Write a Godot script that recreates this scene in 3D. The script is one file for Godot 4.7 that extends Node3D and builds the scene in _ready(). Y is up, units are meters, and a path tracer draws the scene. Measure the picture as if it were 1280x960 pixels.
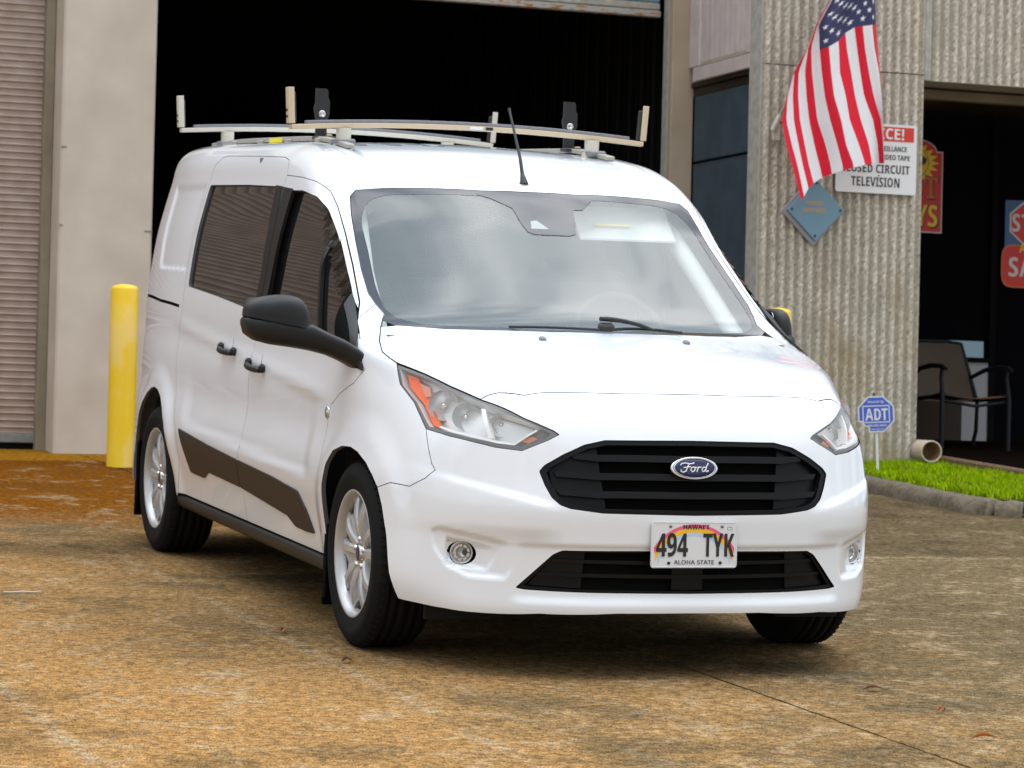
extends Node3D

# ------------------------------------------------------------------ state
var M := {}                 # materials by name
var TWt: PackedFloat32Array
var TYt: PackedFloat32Array
var TZt: PackedFloat32Array
var TRt: PackedFloat32Array
var van: Node3D
const VAN_UP := Vector3(-0.009, 0.998, 0.064)   # the apron's slope

func _ready():
	setup_camera_and_light()
	make_materials()
	make_tables()
	build_ground()
	build_building()
	build_van()
	build_street_things()

# ------------------------------------------------------------------ camera, sky, sun
func setup_camera_and_light():
	var cam := Camera3D.new()
	cam.name = "camera"
	add_child(cam)
	cam.transform = Transform3D(Basis(Vector3(0.93927, 0.02443, 0.34232), Vector3(-0.02893, 0.99955, 0.00804), Vector3(-0.34197, -0.01745, 0.93955)).orthonormalized(), Vector3(-3.93727, 0.73016, 9.94944))
	cam.near = 0.1
	cam.far = 600.0
	var lens := CameraAttributesPhysical.new()
	lens.frustum_focal_length = 93.9
	lens.frustum_focus_distance = 9.3
	lens.exposure_aperture = 9.0
	cam.attributes = lens
	cam.keep_aspect = Camera3D.KEEP_HEIGHT
	cam.fov = 14.562
	cam.current = true
	var env := Environment.new()
	env.background_mode = Environment.BG_SKY
	env.tonemap_mode = Environment.TONE_MAPPER_LINEAR
	env.tonemap_exposure = 1.1
	env.sdfgi_enabled = true
	env.ssao_enabled = true
	env.ssil_enabled = true
	var sky := Sky.new()
	var pano := PanoramaSkyMaterial.new()
	pano.panorama = cloud_sky()
	sky.sky_material = pano
	env.sky = sky
	var we := WorldEnvironment.new()
	we.name = "world_environment"
	we.environment = env
	add_child(we)
	var sun := DirectionalLight3D.new()
	sun.name = "sun"
	sun.light_energy = 0.15
	sun.light_angular_distance = 120.0
	sun.light_color = Color(1.0, 0.97, 0.92)
	sun.shadow_enabled = true
	add_child(sun)
	sun.look_at_from_position(Vector3.ZERO, -SUN, Vector3(0, 0, 1))

const SUN := Vector3(0.06, 0.99, -0.10)

func cloud_sky() -> ImageTexture:
	# bright broken overcast: cloud sheets of two sizes, thinner and brighter round the veiled sun
	var w := 768
	var h := 384
	var im := Image.create(w, h, false, Image.FORMAT_RGBAF)
	var big := FastNoiseLite.new()
	big.seed = 91
	big.frequency = 2.0
	big.fractal_octaves = 5
	var fine := FastNoiseLite.new()
	fine.seed = 23
	fine.frequency = 7.0
	fine.fractal_octaves = 4
	var sd := SUN.normalized()
	for j in h:
		var el := (0.5 - (j + 0.5) / h) * PI
		for i in w:
			var az := ((i + 0.5) / w - 0.5) * TAU
			var d := Vector3(-cos(el) * sin(az), sin(el), cos(el) * cos(az))
			var c: Color
			if d.y > -0.02:
				var q := Vector3(d.x, d.y * 1.6, d.z) / (0.35 + maxf(d.y, 0.0))
				var n := big.get_noise_3d(q.x, q.y * 0.4, q.z) + fine.get_noise_3d(q.x, q.y * 0.4, q.z) * 0.16
				var t := smoothstep(-0.42, 0.36, n)
				var near := maxf(d.dot(sd), 0.0)
				var glow := pow(near, 4.0) * 2.6 + pow(near, 2.0) * 0.8
				var dull := Color(0.36, 0.48, 0.60)
				var white := Color(1.05, 1.07, 1.10)
				c = dull.lerp(white, t)
				var k := 1.05 + glow * (0.45 + 0.65 * t)
				c = Color(c.r * k, c.g * k, c.b * k)
			else:
				c = Color(0.30, 0.27, 0.23)
			im.set_pixel(i, j, c)
	return ImageTexture.create_from_image(im)

# ------------------------------------------------------------------ materials
func mat(key: String, c: Color, rough := 0.8, metal := 0.0, spec := 0.5) -> StandardMaterial3D:
	var m := StandardMaterial3D.new()
	m.resource_name = key
	m.albedo_color = c.linear_to_srgb()
	m.roughness = rough
	m.metallic = metal
	m.metallic_specular = spec
	M[key] = m
	return m

func noise_tex(seed: int, freq: float, lo: Color, hi: Color, size := 512, octaves := 4, normal := false) -> NoiseTexture2D:
	var n := FastNoiseLite.new()
	n.seed = seed
	n.frequency = freq
	n.fractal_octaves = octaves
	var t := NoiseTexture2D.new()
	t.width = size
	t.height = size
	t.seamless = true
	t.noise = n
	if normal:
		t.as_normal_map = true
		t.bump_strength = 6.0
	else:
		var g := Gradient.new()
		g.set_color(0, lo)
		g.set_color(1, hi)
		t.color_ramp = g
	return t

func grainy(key: String, lo: Color, hi: Color, rough: float, freq: float, scale: float, seed: int, octaves := 5) -> StandardMaterial3D:
	var m := mat(key, Color.WHITE, rough)
	m.albedo_texture = noise_tex(seed, freq, lo.linear_to_srgb(), hi.linear_to_srgb(), 512, octaves)
	m.uv1_triplanar = true
	m.uv1_world_triplanar = true
	m.uv1_scale = Vector3.ONE * scale
	return m

func make_materials():
	var p := mat("paint", Color(0.77, 0.80, 0.85), 0.32)
	p.clearcoat_enabled = true
	p.clearcoat = 1.0
	p.clearcoat_roughness = 0.03
	mat("paint_rim", Color(0.10, 0.10, 0.105), 0.7)
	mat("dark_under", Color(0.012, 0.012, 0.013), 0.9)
	mat("black_plastic", Color(0.011, 0.011, 0.012), 0.42, 0.0, 0.38)
	mat("grille_black", Color(0.006, 0.006, 0.007), 0.36, 0.0, 0.30)
	mat("matte_black", Color(0.005, 0.005, 0.005), 0.85, 0.0, 0.15)
	mat("cladding", Color(0.026, 0.017, 0.012), 0.5, 0.0, 0.4)
	mat("tint_glass", Color(0.006, 0.006, 0.006), 0.03, 0.0, 0.50)
	mat("rubber_seal", Color(0.008, 0.008, 0.009), 0.5, 0.0, 0.35)
	mat("frit", Color(0.016, 0.014, 0.019), 0.04, 0.0, 0.60)
	var fr: StandardMaterial3D = M.frit
	fr.roughness = 0.06
	var g := mat("windscreen", Color(0.86, 0.95, 0.93), 0.0, 0.0, 0.70)
	g.transparency = BaseMaterial3D.TRANSPARENCY_ALPHA
	g.albedo_color.a = 0.10
	g.clearcoat_enabled = true
	g.clearcoat = 1.0
	g.clearcoat_roughness = 0.0
	var l := mat("lamp_lens", Color(1, 1, 1), 0.02, 0.0, 0.28)
	l.transparency = BaseMaterial3D.TRANSPARENCY_ALPHA
	l.albedo_color.a = 0.05
	var pane := mat("shop_pane", Color(0.5, 0.55, 0.55), 0.02, 0.0, 0.5)
	pane.transparency = BaseMaterial3D.TRANSPARENCY_ALPHA
	pane.albedo_color.a = 0.35
	mat("chrome", Color(0.75, 0.75, 0.76), 0.08, 1.0)
	mat("satin_silver", Color(0.60, 0.60, 0.60), 0.30, 1.0)
	mat("alloy", Color(0.50, 0.505, 0.51), 0.32, 0.5)
	mat("barrel", Color(0.16, 0.16, 0.16), 0.5, 0.4)
	mat("reflector", Color(0.66, 0.67, 0.68), 0.25, 0.55)
	mat("lamp_grey", Color(0.12, 0.125, 0.13), 0.35)
	mat("lamp_inner", Color(0.74, 0.75, 0.75), 0.3, 0.35)
	mat("lamp_white", Color(0.80, 0.80, 0.80), 0.3)
	mat("amber", Color(0.80, 0.11, 0.002), 0.35, 0.0, 0.3)
	mat("amber_pale", Color(0.55, 0.20, 0.10), 0.35)
	mat("red_lens", Color(0.45, 0.02, 0.02), 0.15)
	mat("badge_blue", Color(0.010, 0.018, 0.075), 0.15)
	mat("brake", Color(0.035, 0.035, 0.035), 0.6, 0.4)
	mat("tyre", Color(0.010, 0.010, 0.010), 0.85, 0.0, 0.25)
	mat("cabin_grey", Color(0.15, 0.165, 0.165), 0.85)
	mat("cabin_dark", Color(0.035, 0.036, 0.038), 0.85)
	mat("cabin_pale", Color(0.50, 0.54, 0.52), 0.85)
	mat("bar_cream", Color(0.58, 0.47, 0.33), 0.55)
	mat("bar_pale", Color(0.58, 0.55, 0.47), 0.55)
	mat("bar_pad", Color(0.20, 0.20, 0.22), 0.6)
	mat("rack_grey", Color(0.36, 0.34, 0.30), 0.5, 0.3)
	mat("yellow_tag", Color(0.75, 0.62, 0.02), 0.5)
	mat("white_tag", Color(0.70, 0.78, 0.78), 0.5)
	mat("sensor_grey", Color(0.33, 0.37, 0.36), 0.4)
	mat("plate_white", Color(0.66, 0.67, 0.69), 0.4)
	mat("ink", Color(0.012, 0.012, 0.014), 0.5)
	mat("white_print", Color(0.75, 0.75, 0.76), 0.5)
	mat("red_print", Color(0.62, 0.035, 0.02), 0.5)
	mat("screw", Color(0.30, 0.22, 0.15), 0.4, 0.7)
	mat("pipe", Color(0.62, 0.50, 0.40), 0.5)
	mat("pipe_inside", Color(0.30, 0.20, 0.10), 0.8)
	mat("sign_blue", Color(0.055, 0.11, 0.55), 0.4)
	mat("plaque_blue", Color(0.16, 0.29, 0.39), 0.45)
	mat("plaque_edge", Color(0.30, 0.29, 0.32), 0.5)
	mat("plaque_gold", Color(0.62, 0.36, 0.08), 0.5)
	mat("chair_sling", Color(0.055, 0.035, 0.022), 0.8)
	mat("chair_seat", Color(0.13, 0.058, 0.022), 0.7)
	mat("chair_metal", Color(0.008, 0.009, 0.012), 0.5, 0.0, 0.3)
	mat("leaf", Color(0.34, 0.12, 0.02), 0.7)
	mat("leaf_dark", Color(0.16, 0.07, 0.03), 0.8)
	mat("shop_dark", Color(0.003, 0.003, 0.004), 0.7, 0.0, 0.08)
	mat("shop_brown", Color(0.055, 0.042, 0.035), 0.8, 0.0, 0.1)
	mat("shop_white", Color(0.30, 0.29, 0.30), 0.6)
	mat("shop_blue", Color(0.30, 0.46, 0.55), 0.3)
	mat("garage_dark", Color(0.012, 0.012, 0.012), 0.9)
	mat("garage_rib", Color(0.011, 0.011, 0.012), 0.8, 0.0, 0.15)
	mat("joint_dark", Color(0.05, 0.035, 0.02), 0.95)
	mat("stake", Color(0.72, 0.72, 0.72), 0.5)

# ------------------------------------------------------------------ node helpers
func numbered(called: String, parent: Node) -> String:
	if not parent.has_node(called):
		return called
	var k := 1
	while parent.has_node("%s_%03d" % [called, k]):
		k += 1
	return "%s_%03d" % [called, k]

func tag(o: Node, label := "", category := "", group := "", kind := ""):
	if label: o.set_meta("label", label)
	if category: o.set_meta("category", category)
	if group: o.set_meta("group", group)
	if kind: o.set_meta("kind", kind)

func thing(called: String, label: String, category: String, at := Vector3.ZERO, group := "") -> Node3D:
	var o := Node3D.new()
	o.name = numbered(called, self)
	add_child(o, true)
	o.position = at
	tag(o, label, category, group)
	return o

func put(called: String, mesh: Mesh, material: Material, parent: Node = null, at := Vector3.ZERO) -> MeshInstance3D:
	var p: Node = parent if parent else self
	var o := MeshInstance3D.new()
	o.name = numbered(called, p)
	o.mesh = mesh
	if material: o.material_override = material
	p.add_child(o, true)
	o.position = at
	return o

func st_new() -> SurfaceTool:
	var st := SurfaceTool.new()
	st.begin(Mesh.PRIMITIVE_TRIANGLES)
	return st

func tri(st: SurfaceTool, a: Vector3, b: Vector3, c: Vector3):
	st.add_vertex(a); st.add_vertex(b); st.add_vertex(c)

func quad(st: SurfaceTool, a: Vector3, b: Vector3, c: Vector3, d: Vector3):
	tri(st, a, b, c); tri(st, a, c, d)

func done(st: SurfaceTool) -> ArrayMesh:
	st.generate_normals()
	return st.commit()

# box with chamfered edges; basis and centre place it
func box(st: SurfaceTool, c: Vector3, s: Vector3, b := Basis.IDENTITY, ch := 0.0):
	var h := s * 0.5
	if ch <= 0.0:
		st.set_smooth_group(-1)
		for ax in 3:
			for sg in [-1.0, 1.0]:
				var n := Vector3.ZERO; n[ax] = sg * h[ax]
				var u := Vector3.ZERO; u[(ax + 1) % 3] = h[(ax + 1) % 3]
				var v := Vector3.ZERO; v[(ax + 2) % 3] = h[(ax + 2) % 3]
				var p := [n - u - v, n + u - v, n + u + v, n - u + v]
				if sg > 0: p.reverse()
				quad(st, c + b * p[0], c + b * p[1], c + b * p[2], c + b * p[3])
		return
	st.set_smooth_group(-1)
	var k := minf(ch, minf(h.x, minf(h.y, h.z)) * 0.9)
	for ax in 3:
		var a1 := (ax + 1) % 3
		var a2 := (ax + 2) % 3
		for sg in [-1.0, 1.0]:
			var q := []
			for e in [[-1, -1], [1, -1], [1, 1], [-1, 1]]:
				var v := Vector3.ZERO
				v[ax] = sg * h[ax]; v[a1] = e[0] * (h[a1] - k); v[a2] = e[1] * (h[a2] - k)
				q.append(c + b * v)
			if sg > 0: q.reverse()
			quad(st, q[0], q[1], q[2], q[3])
	for ax in 3:
		var a1 := (ax + 1) % 3
		var a2 := (ax + 2) % 3
		for s1 in [-1.0, 1.0]:
			for s2 in [-1.0, 1.0]:
				var p1 := Vector3.ZERO; var p2 := Vector3.ZERO; var p3 := Vector3.ZERO; var p4 := Vector3.ZERO
				p1[a1] = s1 * h[a1]; p1[a2] = s2 * (h[a2] - k)
				p2[a1] = s1 * (h[a1] - k); p2[a2] = s2 * h[a2]
				p3 = p2; p4 = p1
				p1[ax] = -(h[ax] - k); p2[ax] = -(h[ax] - k); p3[ax] = h[ax] - k; p4[ax] = h[ax] - k
				if s1 * s2 > 0: quad(st, c + b * p4, c + b * p3, c + b * p2, c + b * p1)
				else: quad(st, c + b * p1, c + b * p2, c + b * p3, c + b * p4)
	for sx in [-1.0, 1.0]:
		for sy in [-1.0, 1.0]:
			for sz in [-1.0, 1.0]:
				var x := Vector3(sx * h.x, sy * (h.y - k), sz * (h.z - k))
				var y := Vector3(sx * (h.x - k), sy * h.y, sz * (h.z - k))
				var z := Vector3(sx * (h.x - k), sy * (h.y - k), sz * h.z)
				if sx * sy * sz > 0: tri(st, c + b * x, c + b * z, c + b * y)
				else: tri(st, c + b * x, c + b * y, c + b * z)

func box_mesh(s: Vector3, ch := 0.0, b := Basis.IDENTITY) -> ArrayMesh:
	var st := st_new()
	box(st, Vector3.ZERO, s, b, ch)
	return done(st)

# tube along points with given radii
func tube(st: SurfaceTool, pts: Array, radii, sides := 10, caps := true):
	st.set_smooth_group(0)
	var n := pts.size()
	var rings := []
	var up := Vector3.UP
	for i in n:
		var t: Vector3 = (pts[mini(i + 1, n - 1)] - pts[maxi(i - 1, 0)]).normalized()
		if absf(t.dot(up)) > 0.95: up = Vector3.RIGHT if absf(t.x) < 0.9 else Vector3.FORWARD
		var a := t.cross(up).normalized()
		var b := t.cross(a).normalized()
		up = -b
		var r: float = radii[i] if radii is Array else radii
		var ring := []
		for k in sides:
			var an := TAU * k / sides
			ring.append(pts[i] + (a * cos(an) + b * sin(an)) * r)
		rings.append(ring)
	for i in n - 1:
		for k in sides:
			var k2 := (k + 1) % sides
			quad(st, rings[i][k], rings[i][k2], rings[i + 1][k2], rings[i + 1][k])
	if caps:
		st.set_smooth_group(-1)
		for k in range(1, sides - 1):
			tri(st, rings[0][0], rings[0][k + 1], rings[0][k])
			tri(st, rings[n - 1][0], rings[n - 1][k], rings[n - 1][k + 1])

# lathe round the axis: profile points (radius, along)
func lathe(st: SurfaceTool, prof: Array, sides: int, b := Basis.IDENTITY, o := Vector3.ZERO, flat := false):
	st.set_smooth_group(-1 if flat else 0)
	for i in prof.size() - 1:
		var p: Vector2 = prof[i]
		var q: Vector2 = prof[i + 1]
		for k in sides:
			var a := TAU * k / sides
			var c := TAU * (k + 1) / sides
			var va := o + b * Vector3(p.x * cos(a), p.y, p.x * sin(a))
			var vb := o + b * Vector3(p.x * cos(c), p.y, p.x * sin(c))
			var vc := o + b * Vector3(q.x * cos(c), q.y, q.x * sin(c))
			var vd := o + b * Vector3(q.x * cos(a), q.y, q.x * sin(a))
			if p.x > 1e-6: tri(st, va, vc, vb)
			if q.x > 1e-6: tri(st, va, vd, vc)

# flat outline extruded from z=0 to z=depth (front at +z)
func extrude(st: SurfaceTool, poly: PackedVector2Array, depth: float, b := Basis.IDENTITY, o := Vector3.ZERO):
	st.set_smooth_group(-1)
	var ix := Geometry2D.triangulate_polygon(poly)
	var cw := Geometry2D.is_polygon_clockwise(poly)
	for i in range(0, ix.size(), 3):
		var p: Vector2 = poly[ix[i]]; var q: Vector2 = poly[ix[i + 1]]; var r: Vector2 = poly[ix[i + 2]]
		if (q - p).cross(r - p) > 0.0:
			var t := q; q = r; r = t
		tri(st, o + b * Vector3(p.x, p.y, depth), o + b * Vector3(q.x, q.y, depth), o + b * Vector3(r.x, r.y, depth))
		tri(st, o + b * Vector3(p.x, p.y, 0), o + b * Vector3(r.x, r.y, 0), o + b * Vector3(q.x, q.y, 0))
	var n := poly.size()
	for i in n:
		var p := poly[i]; var q := poly[(i + 1) % n]
		var A := o + b * Vector3(p.x, p.y, 0); var B := o + b * Vector3(q.x, q.y, 0)
		var C := o + b * Vector3(q.x, q.y, depth); var D := o + b * Vector3(p.x, p.y, depth)
		if cw: quad(st, A, B, C, D)
		else: quad(st, A, D, C, B)

func text_mesh(s: String, size: float, depth := 0.002, bold := true, serif := false) -> TextMesh:
	var f := SystemFont.new()
	f.font_names = PackedStringArray(["Droid Serif" if serif else "Droid Sans"])
	f.font_weight = 700 if bold else 400
	var t := TextMesh.new()
	t.text = s
	t.font = f
	t.font_size = 64
	t.pixel_size = size / 64.0
	t.depth = depth
	t.curve_step = 1.0
	return t

# lettering whose capitals are `cap` high and whose whole line is `wide` wide, centred on `at`
func lettering(called: String, s: String, wide: float, cap: float, material: Material, parent: Node, at: Vector3, b := Basis.IDENTITY, serif := false, depth := 0.002, bold := true) -> MeshInstance3D:
	var t := text_mesh(s, 1.0, depth, bold, serif)
	t.text = s
	var box_ := t.get_aabb()
	var ref := text_mesh("H", 1.0, depth, bold, serif).get_aabb()
	var o := put(called, t, material, parent)
	var sx := wide / maxf(box_.size.x, 1e-4)
	var sy := cap / maxf(ref.size.y, 1e-4)
	var c := Vector3(box_.position.x + box_.size.x * 0.5, ref.position.y + ref.size.y * 0.5, 0)
	var bb := Basis(b.x * sx, b.y * sy, b.z)
	o.transform = Transform3D(bb, at - bb * c)
	return o

func ground_y(x: float, z: float) -> float:
	# the apron falls from the building to the street, then runs level
	var zz := clampf(z, -9.2, 14.0)
	return (0.009 * clampf(x, -40.0, 40.0) - 0.064 * zz) / 0.998

# ------------------------------------------------------------------ the van's body surface
func pchip_table(pts: Array, lo: float, hi: float, sig: int) -> PackedFloat32Array:
	var n := pts.size()
	var m := []
	for i in n:
		if i == 0: m.append((pts[1].y - pts[0].y) / (pts[1].x - pts[0].x))
		elif i == n - 1: m.append((pts[i].y - pts[i - 1].y) / (pts[i].x - pts[i - 1].x))
		else:
			var h0: float = pts[i].x - pts[i - 1].x
			var h1: float = pts[i + 1].x - pts[i].x
			var d0: float = (pts[i].y - pts[i - 1].y) / h0
			var d1: float = (pts[i + 1].y - pts[i].y) / h1
			if d0 * d1 > 0.0:
				var w1 := 2.0 * h1 + h0
				var w2 := h1 + 2.0 * h0
				m.append((w1 + w2) / (w1 / d0 + w2 / d1))
			else: m.append(0.0)
	var count := int(round((hi - lo) * 100.0)) + 1
	var pad := 3 * sig
	var raw := PackedFloat32Array()
	for q in range(-pad, count + pad):
		var t := clampf(lo + q * 0.01, lo, hi)
		var i := 0
		while i < n - 2 and t > pts[i + 1].x: i += 1
		var h: float = pts[i + 1].x - pts[i].x
		var s: float = (t - pts[i].x) / h
		var v: float
		if s < 0.0: v = pts[0].y + (t - pts[0].x) * m[0]
		elif s > 1.0: v = pts[n - 1].y + (t - pts[n - 1].x) * m[n - 1]
		else: v = pts[i].y * (1.0 + 2.0 * s) * (1.0 - s) * (1.0 - s) + pts[i + 1].y * s * s * (3.0 - 2.0 * s) + h * (m[i] * s * (1.0 - s) * (1.0 - s) - m[i + 1] * s * s * (1.0 - s))
		raw.append(v)
	# carry the end slopes on, so that smoothing does not flatten the ends
	for q in pad:
		raw[q] = raw[pad] + (q - pad) * (raw[pad + 1] - raw[pad])
		raw[raw.size() - 1 - q] = raw[raw.size() - 1 - pad] + (pad - q) * (raw[raw.size() - 1 - pad] - raw[raw.size() - 2 - pad])
	var out := PackedFloat32Array()
	for q in count:
		var a := 0.0
		var b := 0.0
		for e in range(-pad, pad + 1):
			var w := exp(-0.5 * pow(float(e) / sig, 2.0))
			a += w * raw[q + pad + e]
			b += w
		out.append(a / b)
	return out

func make_tables():
	TWt = pchip_table([Vector2(0.1, 0.835), Vector2(0.22, 0.901), Vector2(0.3, 0.921), Vector2(0.45, 0.916), Vector2(0.6, 0.914), Vector2(0.75, 0.889), Vector2(0.88, 0.883), Vector2(0.98, 0.87), Vector2(1.06, 0.869), Vector2(1.2, 0.855), Vector2(1.4, 0.825), Vector2(1.55, 0.788), Vector2(1.65, 0.762), Vector2(1.75, 0.748), Vector2(1.95, 0.675)], 0.1, 1.95, 2)
	TYt = pchip_table([Vector2(-4.05, 1.678), Vector2(-3.9, 1.733), Vector2(-3.7, 1.811), Vector2(-3.2, 1.818), Vector2(-2.4, 1.81), Vector2(-1.8, 1.805), Vector2(-1.35, 1.769), Vector2(-1.05, 1.709), Vector2(-0.9, 1.656), Vector2(-0.6, 1.457), Vector2(-0.3, 1.264), Vector2(-0.1, 1.152), Vector2(-0.03, 1.125), Vector2(0.15, 1.085), Vector2(0.35, 1.046), Vector2(0.55, 0.991), Vector2(0.72, 0.929), Vector2(0.8, 0.899), Vector2(0.87, 0.841), Vector2(0.95, 0.733)], -4.05, 0.95, 3)
	TZt = pchip_table([Vector2(0.1, 0.807), Vector2(0.17, 0.866), Vector2(0.225, 0.893), Vector2(0.3, 0.891), Vector2(0.45, 0.895), Vector2(0.55, 0.902), Vector2(0.65, 0.883), Vector2(0.75, 0.863), Vector2(0.8, 0.852), Vector2(0.88, 0.834), Vector2(1.0, 0.776), Vector2(1.2, 0.602)], 0.1, 1.2, 2)
	TRt = pchip_table([Vector2(0.1, -3.784), Vector2(0.3, -3.856), Vector2(0.6, -3.88), Vector2(0.95, -3.885), Vector2(1.2, -3.88), Vector2(1.5, -3.856), Vector2(1.7, -3.813), Vector2(1.9, -3.719)], 0.1, 1.9, 2)

func tab(t: PackedFloat32Array, lo: float, x: float) -> float:
	var u := clampf((x - lo) * 100.0, 0.0, t.size() - 1.001)
	var i := int(u)
	return lerpf(t[i], t[i + 1], u - i)

func smax(a: float, b: float, k: float) -> float:
	var h := maxf(k - absf(a - b), 0.0) / k
	return maxf(a, b) + h * h * k * 0.25

func poly_dist(px: float, py: float, poly: PackedVector2Array) -> float:
	var p := Vector2(px, py)
	var best := 1e9
	var inside := false
	var n := poly.size()
	var j := n - 1
	for i in n:
		var a := poly[j]
		var b := poly[i]
		var ab := b - a
		var t := clampf((p - a).dot(ab) / ab.length_squared(), 0.0, 1.0)
		best = minf(best, p.distance_squared_to(a + ab * t))
		if (a.y > py) != (b.y > py) and px < (b.x - a.x) * (py - a.y) / (b.y - a.y) + a.x: inside = not inside
		j = i
	best = sqrt(best)
	return -best if inside else best

const FOG_OUTER: PackedVector2Array = [Vector2(0.79, 0.466), Vector2(0.77, 0.474), Vector2(0.58, 0.436), Vector2(0.56, 0.39), Vector2(0.60, 0.325), Vector2(0.70, 0.325), Vector2(0.755, 0.352), Vector2(0.784, 0.41)]
const FOG_INNER: PackedVector2Array = [Vector2(0.752, 0.442), Vector2(0.61, 0.418), Vector2(0.645, 0.345), Vector2(0.728, 0.352), Vector2(0.748, 0.385)]
const QUARTER: PackedVector2Array = [Vector2(-3.42, 1.61), Vector2(-2.79, 1.612), Vector2(-2.77, 1.19), Vector2(-2.9, 1.195), Vector2(-3.35, 1.215), Vector2(-3.40, 1.37)]

var only_flank := false
var flank_normals := false
# signed distance-like field: negative inside the body; symmetric in x
func body(p: Vector3) -> float:
	var s := absf(p.x)
	var y := p.y
	var z := p.z
	# flank
	var w := tab(TWt, 0.1, y)
	var q := clampf((-z - 2.9) / 0.9, 0.0, 2.0)
	if q > 0.0: w -= (0.082 - 0.012 * smoothstep(0.7, 1.1, y)) * q * q
	q = clampf((z + 0.2) / 0.7, 0.0, 2.0)
	if q > 0.0: w -= (0.088 + 0.152 * smoothstep(0.7, 1.1, y)) * q * q
	if y < 1.25 and s > 0.5:
		if z < 0.0 and z > -3.2:
			w -= 0.055 * (1.0 - smoothstep(0.26, 0.56, y)) * (1.0 - smoothstep(-0.3, 0.0, z)) * smoothstep(-3.2, -2.9, z)
			# character line through the handles and the hollow below it
			var yl := 0.935 - 0.07 * (z + 1.7)
			var run := (1.0 - smoothstep(-0.55, -0.3, z)) * smoothstep(-2.9, -2.6, z)
			w += 0.006 * exp(-pow((y - yl) / 0.028, 2.0)) * run
			var hollow := (1.0 - smoothstep(-0.62, -0.48, z)) * smoothstep(-2.55, -2.4, z)
			w -= 0.010 * smoothstep(0.56, 0.60, y + 0.03 * (z + 1.5)) * (1.0 - smoothstep(0.66, 0.86, y)) * hollow
		# flared arches
		var r := sqrt((z - 0.03) * (z - 0.03) + (y - 0.335) * (y - 0.335))
		if r < 0.52: w += 0.012 * (1.0 - smoothstep(0.39, 0.50, r))
		r = sqrt((z + 3.07) * (z + 3.07) + (y - 0.345) * (y - 0.345))
		if r < 0.52: w += 0.012 * (1.0 - smoothstep(0.40, 0.50, r))
	elif z < -2.7 and s > 0.5 and y > 1.15 and y < 1.65 and z > -3.5:
		w -= 0.010 * (1.0 - smoothstep(-0.025, 0.015, poly_dist(z, y, QUARTER)))
	var fs := (s - w) * 0.97
	if only_flank: return fs
	# bonnet, windscreen, roof
	var kr := 0.023 * s * s / 0.36
	var zz := z
	if z < 0.5 and z > -1.3: zz += 0.097 * pow(s / 0.65, 2.2) * (1.0 - smoothstep(0.1, 0.5, z)) * smoothstep(-1.3, -0.7, z)
	var yt := tab(TYt, -4.05, zz) - kr
	if z < -0.93:
		var f := 1.0 - smoothstep(-1.1, -0.93, z)
		yt += 0.007 * smoothstep(0.535, 0.565, s) * f
		if z < -1.5: yt -= 0.005 * (exp(-pow((s - 0.14) / 0.016, 2.0)) + exp(-pow((s - 0.30) / 0.016, 2.0)) + exp(-pow((s - 0.44) / 0.016, 2.0))) * (1.0 - smoothstep(-1.62, -1.5, z))
	var sl := (tab(TYt, -4.05, zz + 0.02) - tab(TYt, -4.05, zz - 0.02)) * 25.0
	var ft := (y - yt) / sqrt(1.0 + minf(sl * sl, 4.0))
	var a := ft
	# nose
	if z > 0.1:
		var u := s / 0.45
		var zf := tab(TZt, 0.1, y) - 0.043 * pow(u, 3.55)
		# a shoulder runs across the corner below the lamp
		if s > 0.40 and y < 0.75: zf += 0.013 * (1.0 - smoothstep(-0.016, 0.016, y - (0.575 + 0.24 * (s - 0.49)))) * smoothstep(0.42, 0.54, s) * smoothstep(0.44, 0.50, y)
		if y < 0.56:
			# the upper bumper overhangs the lower one
			zf -= 0.009 * (1.0 - smoothstep(0.435, 0.443, y)) * (1.0 - smoothstep(0.54, 0.60, s)) * smoothstep(0.245, 0.275, y)
			if s > 0.5 and y > 0.28:
				var d := poly_dist(s, y, FOG_OUTER)
				zf -= 0.017 * (1.0 - smoothstep(-0.008, 0.004, d)) * smoothstep(0.57, 0.64, s)
				d = poly_dist(s, y, FOG_INNER)
				zf -= 0.027 * (1.0 - smoothstep(-0.009, 0.003, d)) * smoothstep(0.61, 0.70, s)
		var ff := (z - zf) / sqrt(1.0 + pow(0.344 * pow(u, 2.55), 2.0))
		a = smax(ft, ff, 0.098)
	a = smax(a, fs, 0.062 + 0.062 * smoothstep(1.25, 1.6, y))
	if z < -3.2: a = smax(a, tab(TRt, 0.1, y) - z + 0.063 * pow(s / 0.8, 4.0), 0.163)
	return a

func body_normal(p: Vector3) -> Vector3:
	var e := 0.007
	var n := Vector3(body(p + Vector3(e, 0, 0)) - body(p - Vector3(e, 0, 0)), body(p + Vector3(0, e, 0)) - body(p - Vector3(0, e, 0)), body(p + Vector3(0, 0, e)) - body(p - Vector3(0, 0, e)))
	return n.normalized()

var last_r := 0.8
func cast(o: Vector3, d: Vector3, hi := 2.6) -> Vector3:
	# the surface along the ray, starting from the previous answer
	var r := last_r
	var f := body(o + d * r)
	var r0 := r
	var f0 := f
	r -= f
	for k in 12:
		f = body(o + d * r)
		if absf(f) < 2e-5: break
		var g := (f - f0) / (r - r0) if absf(r - r0) > 1e-7 else 1.0
		g = maxf(g, 0.25)
		r0 = r
		f0 = f
		r -= clampf(f / g, -0.12, 0.12)
	if absf(f) > 1e-3 or r < 0.0 or r > hi + 0.3:
		r = hi
		for k in 60:
			f = body(o + d * r)
			if f < 1e-4: break
			r -= maxf(f * 0.8, 2e-4)
	last_r = r
	return o + d * r

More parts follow.
